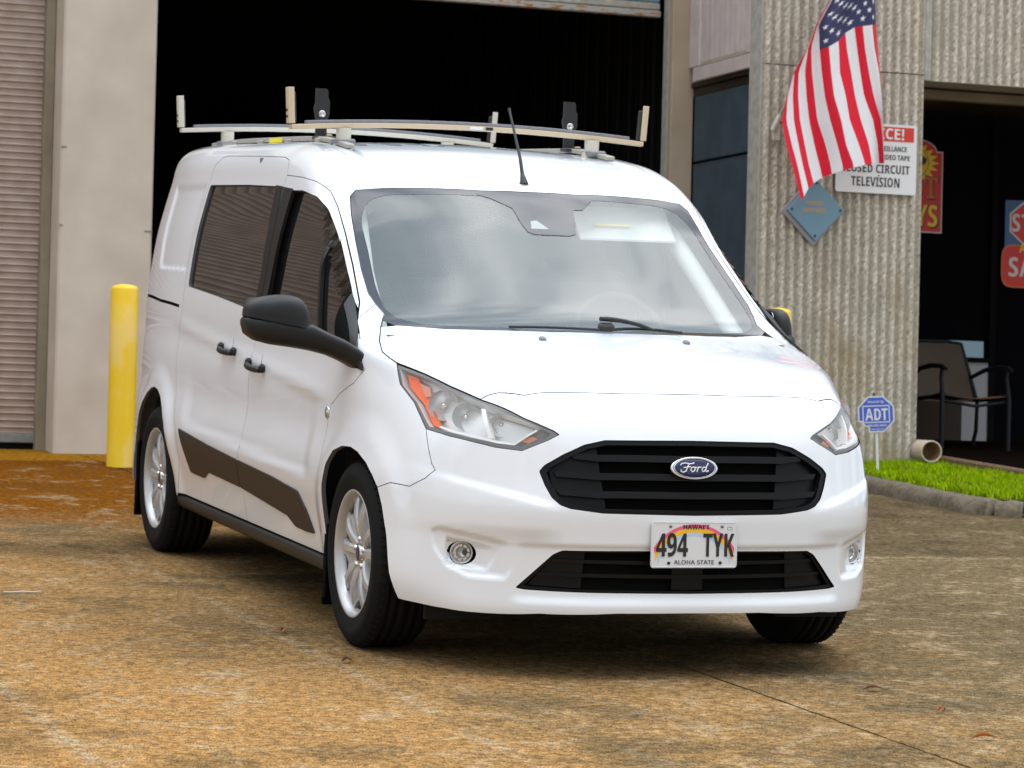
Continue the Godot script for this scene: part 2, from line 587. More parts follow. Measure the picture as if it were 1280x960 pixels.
func S(z: float, y: float) -> Vector3:
	last_r = 0.85
	return cast(Vector3(0, y, z), Vector3.RIGHT, 1.2)
func T(x: float, z: float) -> Vector3:
	last_r = tab(TYt, -4.05, z)
	return cast(Vector3(x, 0, z), Vector3.UP, 2.0)
func Z(x: float, y: float) -> Vector3:
	last_r = 0.8
	return cast(Vector3(x, y, 0), Vector3.BACK, 1.1)
func C(x: float, y: float, z: float) -> Vector3:
	return Vector3(x, y, z)
func SS(list: Array) -> Array:
	return list.map(func(v): return S(v.x, v.y))
func ZZ(list: Array) -> Array:
	return list.map(func(v): return Z(v.x, v.y))

# a projection under which a panel is cut out: along a direction, or from a vertical axis
class Dom:
	var d: Vector3
	var e1: Vector3
	var e2: Vector3
	var round_axis := false
	var z0 := 0.0
	var lo := 0.0
	var hi := 2.6
	func flat(p: Vector3) -> Vector2:
		if round_axis: return Vector2(atan2(p.x, p.z - z0) * 1.25, p.y)
		return Vector2(p.dot(e1), p.dot(e2))
	func origin(u: Vector2) -> Vector3:
		if round_axis: return Vector3(0, u.y, z0)
		return e1 * u.x + e2 * u.y
	func dir(u: Vector2) -> Vector3:
		if round_axis: return Vector3(sin(u.x / 1.25), 0, cos(u.x / 1.25))
		return d

func along(d: Vector3) -> Dom:
	var o := Dom.new()
	o.d = d.normalized()
	var up := Vector3.UP if absf(o.d.y) < 0.9 else Vector3.BACK
	o.e1 = up.cross(o.d).normalized()
	o.e2 = o.d.cross(o.e1).normalized()
	return o

func around_axis(z0: float) -> Dom:
	var o := Dom.new()
	o.round_axis = true
	o.z0 = z0
	return o

func settle(p: Vector3) -> Vector3:
	for k in 3:
		var f := body(p)
		if absf(f) < 2e-5: break
		p -= body_normal(p) * f
	return p

func fine_edge(loop: Array, step := 0.03) -> Array:
	# shared edges are subdivided in space, so that both neighbours follow the same line
	var out := []
	var n := loop.size()
	for i in n:
		var a: Vector3 = loop[i]
		var b: Vector3 = loop[(i + 1) % n]
		var flat_mid := absf(a.x) < 1e-5 and absf(b.x) < 1e-5
		var k := maxi(1, int(ceil(a.distance_to(b) / step)))
		if k > 1 and a.x > b.x + 1e-9:
			pass
		for j in k:
			var p := a.lerp(b, float(j) / k)
			out.append(p if flat_mid or (p.x < 1e-5) else settle(p))
	return out

func soften(poly: PackedVector2Array, r: float) -> PackedVector2Array:
	if r <= 0.0: return poly
	var out := PackedVector2Array()
	var n := poly.size()
	for i in n:
		var p := poly[i]
		var a := poly[(i + n - 1) % n]
		var b := poly[(i + 1) % n]
		var ra := minf(r, p.distance_to(a) * 0.45)
		var rb := minf(r, p.distance_to(b) * 0.45)
		var pa := p + (a - p).normalized() * ra
		var pb := p + (b - p).normalized() * rb
		for k in 5:
			var t := k / 4.0
			out.append(pa * (1 - t) * (1 - t) + p * 2.0 * t * (1 - t) + pb * t * t)
	return out

func dense(poly: PackedVector2Array, step: float) -> PackedVector2Array:
	var out := PackedVector2Array()
	var n := poly.size()
	for i in n:
		var a := poly[i]
		var b := poly[(i + 1) % n]
		var k := maxi(1, int(ceil(a.distance_to(b) / step)))
		for j in k: out.append(a.lerp(b, float(j) / k))
	return out

# One panel of the body skin. loop: outline as points on the surface (x >= 0); holes likewise.
# Returns {skin: [v, n, uv], rim: [v, n]} as triangle soup for the x >= 0 side.
func panel(dom: Dom, loop: Array, holes := [], cell := 0.03, inset := 0.0, rim := 0.012, gap := 0.0012, round_r := 0.0, hole_round := 0.0) -> Dictionary:
	var outer := PackedVector2Array()
	if round_r > 0.0:
		for p in loop: outer.append(dom.flat(p))
		outer = soften(outer, round_r)
	else:
		for p in fine_edge(loop): outer.append(dom.flat(p))
	if Geometry2D.is_polygon_clockwise(outer): outer.reverse()
	if gap != 0.0:
		# pull the edge in by half the shut line, but never off the middle of the car
		var shrunk := Geometry2D.offset_polygon(outer, -gap)
		if shrunk.size():
			var keep: PackedVector2Array = shrunk[0]
			for i in keep.size():
				for q in outer:
					if absf(q.x) < 1e-4 and absf(keep[i].x) < gap * 1.6: keep[i].x = 0.0
			outer = keep
	var cuts := []
	for h in holes:
		var c := PackedVector2Array()
		for p in h: c.append(dom.flat(p))
		c = soften(c, hole_round)
		if Geometry2D.is_polygon_clockwise(c): c.reverse()
		cuts.append(c)
	var lo := outer[0]
	var hi := outer[0]
	for p in outer:
		lo = lo.min(p); hi = hi.max(p)
	var nx := int(ceil((hi.x - lo.x) / cell))
	var ny := int(ceil((hi.y - lo.y) / cell))
	var edge := {}
	for poly in [outer] + cuts:
		for p in dense(poly, cell * 0.3):
			edge[Vector2i(int(floor((p.x - lo.x) / cell)), int(floor((p.y - lo.y) / cell)))] = true
	var cache := {}
	var V := PackedVector3Array()
	var N := PackedVector3Array()
	var U := PackedVector2Array()
	last_r = 0.8
	if loop.size(): last_r = (loop[0] - dom.origin(dom.flat(loop[0]))).dot(dom.dir(dom.flat(loop[0])))
	for j in ny:
		for i in nx:
			var r0 := lo + Vector2(i, j) * cell
			var rect := PackedVector2Array([r0, r0 + Vector2(cell, 0), r0 + Vector2(cell, cell), r0 + Vector2(0, cell)])
			var parts := []
			if edge.has(Vector2i(i, j)):
				parts = Geometry2D.intersect_polygons(rect, outer)
				for c in cuts:
					var nextp := []
					for pp in parts: nextp.append_array(Geometry2D.clip_polygons(pp, c))
					parts = nextp
			else:
				var m := r0 + Vector2(cell, cell) * 0.5
				if not Geometry2D.is_point_in_polygon(m, outer): continue
				var holed := false
				for c in cuts:
					if Geometry2D.is_point_in_polygon(m, c): holed = true
				if holed: continue
				parts = [rect]
			for pp in parts:
				var ix := Geometry2D.triangulate_polygon(pp)
				for k in range(0, ix.size(), 3):
					var tv := []
					var tn := []
					var tu := []
					for e in 3:
						var uv: Vector2 = pp[ix[k + e]]
						var key := Vector2i((uv * 20000.0).round())
						if not cache.has(key):
							if flank_normals: only_flank = true
							var pos := cast(dom.origin(uv), dom.dir(uv), dom.hi)
							if flank_normals:
								# keep the pane behind the skin where the skin turns in towards the windscreen
								only_flank = false
								for t in 3:
									var over := body(pos) - (inset - 0.010)
									if over > 0.0: pos.x -= over * 1.3
								only_flank = true
							cache[key] = [pos, body_normal(pos), last_r]
							only_flank = false
						var got: Array = cache[key]
						last_r = got[2]
						tv.append(got[0] - got[1] * inset); tn.append(got[1]); tu.append(uv)
					var g: Vector3 = (tv[2] - tv[0]).cross(tv[1] - tv[0])
					if g.length_squared() < 1e-16: continue
					var order := [0, 1, 2] if g.dot(tn[0]) > 0.0 else [0, 2, 1]
					for e in order:
						V.append(tv[e]); N.append(tn[e]); U.append(tu[e])
	var RV := PackedVector3Array()
	var RN := PackedVector3Array()
	if rim > 0.0:
		for poly in [outer] + cuts:
			var dd := dense(poly, 0.02)
			var top := []
			var bot := []
			for uv in dd:
				var pos := cast(dom.origin(uv), dom.dir(uv), dom.hi)
				var nn := body_normal(pos)
				top.append(pos - nn * inset)
				bot.append(pos - nn * (inset + rim))
			var n := dd.size()
			for i in n:
				var i2 := (i + 1) % n
				if top[i].x < 1e-4 and top[i2].x < 1e-4: continue
				var fn: Vector3 = (top[i2] - top[i]).cross(bot[i] - top[i]).normalized()
				for q in [top[i], bot[i], bot[i2], top[i], bot[i2], top[i2]]:
					RV.append(q); RN.append(fn)
	return {"skin": [V, N, U], "rim": [RV, RN]}

func mirrored(a: Array) -> Array:
	var out := []
	for k in a.size():
		if a[k] is PackedVector3Array:
			var v: PackedVector3Array = a[k].duplicate()
			for i in v.size(): v[i].x = -v[i].x
			for i in range(0, v.size() - 2, 3):
				var t := v[i + 1]; v[i + 1] = v[i + 2]; v[i + 2] = t
			out.append(v)
		else:
			var u: PackedVector2Array = a[k].duplicate()
			for i in range(0, u.size() - 2, 3):
				var t2 := u[i + 1]; u[i + 1] = u[i + 2]; u[i + 2] = t2
			out.append(u)
	return out

func surface(mesh: ArrayMesh, v: PackedVector3Array, n: PackedVector3Array, m: Material):
	if v.is_empty(): return
	var arr := []
	arr.resize(Mesh.ARRAY_MAX)
	arr[Mesh.ARRAY_VERTEX] = v
	arr[Mesh.ARRAY_NORMAL] = n
	mesh.add_surface_from_arrays(Mesh.PRIMITIVE_TRIANGLES, arr)
	mesh.surface_set_material(mesh.get_surface_count() - 1, m)

# side: 1 the x >= 0 side, -1 the mirrored side, 0 both in one mesh
func skin(called: String, p: Dictionary, m: Material, rim_m: Material, parent: Node, side: int) -> MeshInstance3D:
	var mesh := ArrayMesh.new()
	var a: Array = p.skin
	var r: Array = p.rim
	if side == 1:
		surface(mesh, a[0], a[1], m); surface(mesh, r[0], r[1], rim_m)
	else:
		var am := mirrored(a)
		var rm := mirrored(r)
		if side == -1:
			surface(mesh, am[0], am[1], m); surface(mesh, rm[0], rm[1], rim_m)
		else:
			surface(mesh, a[0] + am[0], a[1] + am[1], m)
			surface(mesh, r[0] + rm[0], r[1] + rm[1], rim_m)
	return put(called, mesh, null, parent)

func arc_points(cz: float, cy: float, r: float, from_deg: float, to_deg: float, n: int) -> Array:
	var out := []
	for i in n + 1:
		var a := deg_to_rad(lerpf(from_deg, to_deg, float(i) / n))
		out.append(S(cz + r * cos(a), cy + r * sin(a)))
	return out

func rev(a: Array) -> Array:
	var b := a.duplicate()
	b.reverse()
	return b

# ------------------------------------------------------------------ the van
func build_van():
	van = thing("parked_van", "white compact cargo van with a ladder rack on its roof, parked on the apron", "van")
	van.transform = Transform3D(Basis(Vector3(1.0, 0.009, 0.007), Vector3(-0.009, 0.998, 0.064), Vector3(-0.007, -0.064, 0.998)).orthonormalized(), Vector3.ZERO)
	var paint: Material = M.paint
	var dark: Material = M.paint_rim
	var side_d := along(Vector3(0.93, 0.30, 0.05))
	var flank := along(Vector3(1, 0, 0))
	var rail := along(Vector3(0.80, 0.58, 0.17))
	var top := along(Vector3(0, 1, 0.12))
	var hood_d := along(Vector3(0, 0.92, 0.40))
	var nose := around_axis(-0.5)
	# shared edges -------------------------------------------------
	var door_top := SS([Vector2(-1.485, 1.645), Vector2(-1.25, 1.634), Vector2(-1.08, 1.617), Vector2(-0.95, 1.581), Vector2(-0.862, 1.524), Vector2(-0.729, 1.423), Vector2(-0.573, 1.315), Vector2(-0.375, 1.183), Vector2(-0.29, 1.125)])
	var door_nose := SS([Vector2(-0.19, 1.055), Vector2(-0.025, 0.956), Vector2(-0.10, 0.905), Vector2(-0.24, 0.86), Vector2(-0.335, 0.815), Vector2(-0.36, 0.76), Vector2(-0.355, 0.65), Vector2(-0.37, 0.49), Vector2(-0.44, 0.34), Vector2(-0.455, 0.272)])
	var seam_mid := SS([Vector2(-1.53, 0.283), Vector2(-1.53, 0.45), Vector2(-1.51, 0.667), Vector2(-1.51, 0.854), Vector2(-1.48, 1.0), Vector2(-1.45, 1.1), Vector2(-1.425, 1.25), Vector2(-1.435, 1.42), Vector2(-1.49, 1.60)])
	var slide_rear := SS([Vector2(-2.66, 0.292), Vector2(-2.58, 0.45), Vector2(-2.58, 0.55), Vector2(-2.66, 0.66), Vector2(-2.74, 0.80), Vector2(-2.76, 0.95), Vector2(-2.74, 1.085), Vector2(-2.735, 1.4), Vector2(-2.735, 1.62), Vector2(-2.70, 1.70), Vector2(-2.62, 1.733), Vector2(-2.545, 1.738)])
	var slide_top := SS([Vector2(-1.62, 1.718), Vector2(-1.545, 1.706), Vector2(-1.505, 1.674)])
	var glass_edge := [C(0.735, 1.177, -0.339), C(0.745, 1.22, -0.40), C(0.735, 1.30, -0.53), C(0.715, 1.40, -0.68), C(0.70, 1.50, -0.80), C(0.685, 1.57, -0.875), C(0.655, 1.592, -0.90)]
	var roof_edge := [T(0.60, -0.93), T(0.605, -1.1), T(0.61, -1.5), T(0.61, -2.2), T(0.61, -3.0), T(0.60, -3.45), T(0.585, -3.66)]
	var rear_edge := [S(-3.69, 1.72), S(-3.71, 1.6), S(-3.72, 1.4), S(-3.72, 1.15), S(-3.72, 0.9), S(-3.71, 0.6), S(-3.68, 0.32)]
	var cowl_corner := [C(0.722, 1.144, -0.273), C(0.757, 1.10, -0.194)]
	var hood_side := [C(0.80, 1.055, -0.06), C(0.82, 1.021, 0.043), C(0.814, 1.005, 0.101), C(0.804, 0.989, 0.163)]
	var lamp_top := [C(0.758, 0.962, 0.324), C(0.708, 0.927, 0.475), C(0.654, 0.896, 0.609)]
	var hood_front := [C(0.63, 0.91, 0.617), C(0.601, 0.92, 0.634), C(0.529, 0.916, 0.686), C(0.467, 0.926, 0.686), C(0.189, 0.929, 0.714), C(0, 0.931, 0.715)]
	var lamp_rear := [C(0.811, 0.922, 0.229), C(0.796, 0.868, 0.343), C(0.789, 0.787, 0.464)]
	var lamp_low := [C(0.549, 0.845, 0.747), C(0.462, 0.808, 0.803), C(0.448, 0.797, 0.807), C(0.483, 0.778, 0.801), C(0.56, 0.741, 0.771), C(0.632, 0.747, 0.72), C(0.744, 0.772, 0.581)]
	var bumper_side := [C(0.788, 0.676, 0.537), C(0.782, 0.658, 0.556), C(0.802, 0.628, 0.523), C(0.833, 0.595, 0.45), C(0.861, 0.597, 0.345)]
	var arch_front := SS([Vector2(0.262, 0.575), Vector2(0.215, 0.612), Vector2(0.151, 0.648), Vector2(0.06, 0.678), Vector2(-0.013, 0.689), Vector2(-0.10, 0.686), Vector2(-0.19, 0.663), Vector2(-0.25, 0.61), Vector2(-0.285, 0.535), Vector2(-0.315, 0.42), Vector2(-0.335, 0.33), Vector2(-0.345, 0.272)])
	var arch_bumper := SS([Vector2(0.262, 0.575), Vector2(0.30, 0.515), Vector2(0.340, 0.42), Vector2(0.368, 0.30), Vector2(0.40, 0.215)])
	# skins ---------------------------------------------------------
	var roof := panel(top, [T(0, -0.815), T(0.186, -0.821), T(0.55, -0.886), C(0.655, 1.592, -0.90)] + roof_edge + [T(0, -3.70)], [], 0.035, 0.0, 0.012, 0.0)
	skin("roof", roof, paint, dark, van, 0)
	var hood := panel(hood_d, [T(0, 0.045), T(0.2, 0.03), T(0.419, -0.028), T(0.55, -0.083), C(0.70, 1.10, -0.185), C(0.757, 1.10, -0.194)] + hood_side + lamp_top + hood_front, [], 0.03, 0.0, 0.02, 0.0022)
	skin("hood", hood, paint, M.matte_black, van, 0)
	var grille_loop := ZZ([Vector2(-0.03, 0.787), Vector2(0.30, 0.784), Vector2(0.37, 0.768), Vector2(0.44, 0.734), Vector2(0.497, 0.698), Vector2(0.513, 0.678), Vector2(0.498, 0.635), Vector2(0.478, 0.595), Vector2(0.452, 0.572), Vector2(0.42, 0.561), Vector2(0.315, 0.549), Vector2(-0.03, 0.544)])
	var low_loop := ZZ([Vector2(-0.03, 0.426), Vector2(0.2, 0.427), Vector2(0.435, 0.425), Vector2(0.463, 0.412), Vector2(0.572, 0.297), Vector2(0.545, 0.292), Vector2(0.375, 0.289), Vector2(-0.03, 0.286)])
	var fog_loop := []
	for i in 16:
		fog_loop.append(Z(0.708 + 0.037 * cos(TAU * i / 16), 0.394 + 0.039 * sin(TAU * i / 16)))
	var bumper := panel(nose, rev(hood_front) + [C(0.654, 0.896, 0.609)] + lamp_low + [C(0.789, 0.787, 0.464)] + bumper_side + arch_bumper + ZZ([Vector2(0.75, 0.208), Vector2(0.5, 0.216), Vector2(0.25, 0.222), Vector2(0, 0.222)]), [grille_loop, low_loop, fog_loop], 0.0075, 0.0, 0.022, 0.0015, 0.0, 0.006)
	skin("front_bumper", bumper, paint, M.matte_black, van, 0)
	var fender := panel(side_d, rev(door_nose) + [door_top[8]] + [glass_edge[0]] + cowl_corner + hood_side + lamp_rear + bumper_side + arch_front, [], 0.022, 0.0, 0.016)
	var front_hole := SS([Vector2(-1.375, 1.585), Vector2(-1.19, 1.584), Vector2(-0.993, 1.56), Vector2(-0.886, 1.517), Vector2(-0.747, 1.422), Vector2(-0.546, 1.288), Vector2(-0.40, 1.192), Vector2(-0.079, 1.008), Vector2(-0.045, 0.968), Vector2(-0.19, 0.982), Vector2(-0.354, 1.003), Vector2(-0.677, 1.05), Vector2(-1.242, 1.092), Vector2(-1.405, 1.103), Vector2(-1.388, 1.25), Vector2(-1.392, 1.42)])
	var slide_hole := SS([Vector2(-2.70, 1.614), Vector2(-2.06, 1.611), Vector2(-1.52, 1.601), Vector2(-1.47, 1.42), Vector2(-1.46, 1.25), Vector2(-1.478, 1.108), Vector2(-1.736, 1.121), Vector2(-2.176, 1.15), Vector2(-2.685, 1.177)])
	var door_f := panel(flank, door_top + door_nose + seam_mid, [front_hole], 0.024, 0.0, 0.032, 0.0014, 0.0, 0.03)
	var door_s := panel(flank, seam_mid + [door_top[0]] + rev(slide_top) + rev(slide_rear), [slide_hole], 0.024, 0.0, 0.022, 0.0014, 0.0, 0.02)
	var arch_rear := arc_points(-3.07, 0.345, 0.378, 191.0, -11.0, 16)
	var track_hole := SS([Vector2(-2.80, 1.096), Vector2(-3.2, 1.108), Vector2(-3.64, 1.121), Vector2(-3.64, 1.106), Vector2(-3.2, 1.094), Vector2(-2.80, 1.082)])
	var quarter := panel(rail, glass_edge + roof_edge + rear_edge + [S(-3.50, 0.30)] + arch_rear + slide_rear + slide_top + door_top, [track_hole], 0.012, 0.0, 0.014)
	var rearward := along(Vector3(0, 0.1, -1))
	rearward.hi = 4.6
	var tail := panel(rearward, [T(0, -3.70), T(0.585, -3.66)] + rear_edge + [C(0.7, 0.30, -3.8), C(0, 0.30, -3.86)], [], 0.05, 0.0, 0.012)
	skin("tailgate", tail, paint, dark, van, 0)
	# windscreen with its black printed border
	var ws_half := [T(0, -0.812), T(0.186, -0.819), T(0.55, -0.884)] + rev(glass_edge) + [C(0.722, 1.144, -0.273), C(0.74, 1.12, -0.235), C(0.70, 1.105, -0.172), T(0.55, -0.070), T(0.419, -0.014), T(0.2, 0.043), T(0, 0.058)]
	var slope := along(Vector3(0, 0.80, 0.55))
	var glass := panel(slope, ws_half, [], 0.03, 0.001, 0.0, 0.002)
	var screen := skin("windscreen", glass, M.windscreen, dark, van, 0)
	var ws_in := [T(-0.03, -0.782), T(0.2, -0.790), T(0.55, -0.850), T(0.615, -0.845), C(0.655, 1.52, -0.80), C(0.672, 1.475, -0.745), C(0.685, 1.37, -0.61), C(0.708, 1.24, -0.435), C(0.712, 1.165, -0.31), C(0.69, 1.135, -0.235), C(0.62, 1.118, -0.155), T(0.46, -0.078), T(0.2, 0.005), T(-0.03, 0.018)]
	var border := panel(slope, ws_half, [ws_in], 0.03, 0.0002, 0.0, 0.002, 0.0, 0.03)
	skin("printed_border", border, M.frit, dark, screen, 0)
	var pod := [T(0.253, -0.800), T(0.19, -0.735), T(0.150, -0.728), T(0.130, -0.640), T(0.115, -0.597), T(0.088, -0.585), T(-0.02, -0.583)]
	var pod_l := [T(0.215, -0.800), T(0.165, -0.775), T(0.095, -0.722), T(0.085, -0.640), T(0.075, -0.600), T(0.052, -0.585), T(-0.02, -0.583)]
	skin("sensor_housing", panel(slope, pod + [T(-0.02, -0.80)], [], 0.03, -0.0012, 0.0, 0.0), M.frit, dark, screen, 1)
	skin("sensor_housing", panel(slope, pod_l + [T(-0.02, -0.80)], [], 0.03, -0.0010, 0.0, 0.0), M.frit, dark, screen, -1)
	skin("sensor_window", panel(slope, [T(0.015, -0.615), T(-0.055, -0.615), T(-0.045, -0.655), T(-0.02, -0.660)], [], 0.03, -0.0016, 0.0, 0.0), M.sensor_grey, dark, screen, 1)
	var cowl := panel(hood_d, [T(0, 0.075), T(0.2, 0.06), T(0.419, 0.005), T(0.55, -0.055), T(0.70, -0.16), T(0.74, -0.20), T(0.70, -0.215), T(0.55, -0.11), T(0.419, -0.05), T(0.2, 0.01), T(0, 0.02)], [], 0.03, 0.010, 0.0, 0.0)
	skin("cowl", cowl, M.matte_black, dark, van, 0)
	# side sets -------------------------------------------------------
	flank_normals = true
	var front_glass := panel(flank, front_hole, [], 0.03, 0.022, 0.0, -0.006)
	var slide_glass := panel(flank, slide_hole, [], 0.03, 0.012, 0.0, -0.006)
	flank_normals = false
	var pillar_f := panel(flank, SS([Vector2(-1.335, 1.590), Vector2(-1.478, 1.598), Vector2(-1.432, 1.42), Vector2(-1.422, 1.25), Vector2(-1.446, 1.10), Vector2(-1.37, 1.098), Vector2(-1.345, 1.25), Vector2(-1.335, 1.42)]), [], 0.03, -0.003, 0.012, 0.0)
	var pillar_s := panel(flank, SS([Vector2(-1.60, 1.606), Vector2(-1.494, 1.600), Vector2(-1.439, 1.42), Vector2(-1.429, 1.25), Vector2(-1.454, 1.103), Vector2(-1.53, 1.106), Vector2(-1.505, 1.25), Vector2(-1.525, 1.42)]), [], 0.03, -0.003, 0.012, 0.0)
	var divider := panel(flank, SS([Vector2(-0.775, 1.435), Vector2(-0.752, 1.42), Vector2(-0.60, 1.045), Vector2(-0.627, 1.048)]), [], 0.03, 0.006, 0.014, 0.0)
	var sail := panel(flank, SS([Vector2(-0.44, 1.214), Vector2(-0.378, 1.176), Vector2(-0.045, 0.972), Vector2(-0.034, 0.952), Vector2(-0.19, 0.970), Vector2(-0.35, 0.995), Vector2(-0.36, 1.06)]), [], 0.02, -0.006, 0.014, 0.0)
	var sail_edge := panel(flank, SS([Vector2(-0.425, 1.208), Vector2(-0.378, 1.179), Vector2(-0.045, 0.975), Vector2(-0.032, 0.952), Vector2(-0.055, 0.956), Vector2(-0.095, 0.985), Vector2(-0.39, 1.165)]), [], 0.02, -0.009, 0.008, 0.0)
	var clad_s := panel(flank, SS([Vector2(-2.53, 0.578), Vector2(-2.01, 0.547), Vector2(-1.538, 0.525), Vector2(-1.538, 0.416), Vector2(-2.06, 0.432), Vector2(-2.15, 0.400), Vector2(-2.38, 0.405), Vector2(-2.44, 0.484)]), [], 0.03, -0.006, 0.010, 0.0, 0.012)
	var clad_f := panel(flank, SS([Vector2(-1.53, 0.525), Vector2(-1.02, 0.504), Vector2(-0.66, 0.480), Vector2(-0.585, 0.42), Vector2(-0.52, 0.338), Vector2(-0.62, 0.335), Vector2(-0.774, 0.338), Vector2(-0.868, 0.370), Vector2(-1.53, 0.416)]), [], 0.03, -0.006, 0.010, 0.0, 0.012)
	var lens := panel(nose, [C(0.804, 0.986, 0.165)] + lamp_top + lamp_low + rev(lamp_rear), [], 0.02, 0.002, 0.0, 0.001)
	for s in [-1, 1]:
		skin("fender", fender, paint, dark, van, s)
		skin("body_side", quarter, paint, dark, van, s)
		var fd := skin("front_door", door_f, paint, dark, van, s)
		skin("window", front_glass, M.tint_glass, dark, fd, s)
		skin("pillar_trim", pillar_f, M.rubber_seal, M.rubber_seal, fd, s)
		skin("window_divider", divider, M.rubber_seal, M.rubber_seal, fd, s)
		skin("mirror_sail", sail, M.matte_black, M.matte_black, fd, s)
		skin("mirror_sail", sail_edge, M.black_plastic, M.black_plastic, fd, s)
		skin("lower_trim", clad_f, M.cladding, M.cladding, fd, s)
		handle(fd, s, -1.49, -1.275, 0.914, 0.900)
		var sd := skin("sliding_door", door_s, paint, dark, van, s)
		skin("window", slide_glass, M.tint_glass, dark, sd, s)
		skin("pillar_trim", pillar_s, M.rubber_seal, M.rubber_seal, sd, s)
		skin("lower_trim", clad_s, M.cladding, M.cladding, sd, s)
		handle(sd, s, -1.75, -1.96, 0.944, 0.955)
		headlight(s, lens, nose)
		mirror(s)
		wheel(s, 0.0)
		wheel(s, -3.062)
		wheel_well(s, 0.02)
		wheel_well(s, -3.07)
		mud_flap(s, -0.352, 0.10, 0.40)
		mud_flap(s, -3.455, 0.12, 0.46)
		sill(s)
		fog_lamp(s)
		# slide track and round fender marker
		skin("slide_track", panel(flank, track_hole, [], 0.05, 0.010, 0.0, -0.002), M.matte_black, dark, van, s)
		var st := st_new()
		var mp := S(-0.372, 0.785)
		var mb := Basis(Vector3(0, 0, -1), Vector3(s, 0, 0), Vector3(0, s, 0))
		lathe(st, [Vector2(0.0, 0.006), Vector2(0.010, 0.005), Vector2(0.011, 0.0025), Vector2(0.019, 0.005), Vector2(0.022, 0.002), Vector2(0.022, -0.004)], 20, mb, Vector3(mp.x * s, mp.y, mp.z))
		put("fender_marker", done(st), M.satin_silver, van)
		var corner := along(Vector3(0.05, 0.1, -1))
		corner.hi = 4.6
		var tl := panel(corner, [C(0.66, 1.30, -3.8), C(0.735, 1.31, -3.76), C(0.755, 0.92, -3.76), C(0.68, 0.90, -3.8)], [], 0.03, -0.004, 0.01, 0.0)
		skin("tail_light", tl, M.red_lens, M.red_lens, van, s)
	var rg := panel(rearward, [C(0, 1.6, -3.8), C(0.55, 1.58, -3.8), C(0.60, 1.1, -3.8), C(0, 1.08, -3.8)], [], 0.05, -0.003, 0.006, 0.0)
	skin("rear_window", rg, M.tint_glass, dark, van, 0)
	grille(nose, grille_loop)
	lower_grille(nose, low_loop)
	number_plate()
	wipers()
	underbody()
	cabin()
	roof_rack()
	antenna()

func handle(parent: Node, s: int, z0: float, z1: float, y0: float, y1: float):
	# a dished cup with a black pull across it: the post at one end, the bar over the dish
	var a := S(z0, y0)
	var b := S(z1, y1)
	var dish := panel(along(Vector3.RIGHT), SS([Vector2(lerpf(z0, z1, 0.30), y0 + 0.045), Vector2(lerpf(z0, z1, 0.72), y1 + 0.045), Vector2(lerpf(z0, z1, 0.80), y1 - 0.005), Vector2(lerpf(z0, z1, 0.22), y0 - 0.005)]), [], 0.02, -0.0015, 0.004, 0.0, 0.02)
	var h := skin("handle_dish", dish, M.satin_silver, M.paint_rim, parent, s)
	h.set_surface_override_material(0, M.paint)
	var st := st_new()
	var pts := []
	var rad := []
	for i in 9:
		var t := i / 8.0
		var p := a.lerp(b, t)
		p.x += 0.012 + 0.022 * sin(PI * clampf(t, 0.06, 0.94))
		pts.append(Vector3(p.x * s, p.y - 0.012, p.z))
		rad.append(0.0125 if t > 0.05 and t < 0.95 else 0.010)
	tube(st, pts, rad, 10)
	for e in [a, b]:
		var q: Vector3 = e
		box(st, Vector3((q.x + 0.008) * s, q.y - 0.004, q.z), Vector3(0.026, 0.034, 0.04), Basis.IDENTITY, 0.01)
	put("handle", done(st), M.black_plastic, parent)

func flipped(p: Dictionary, s: int) -> Dictionary:
	return p

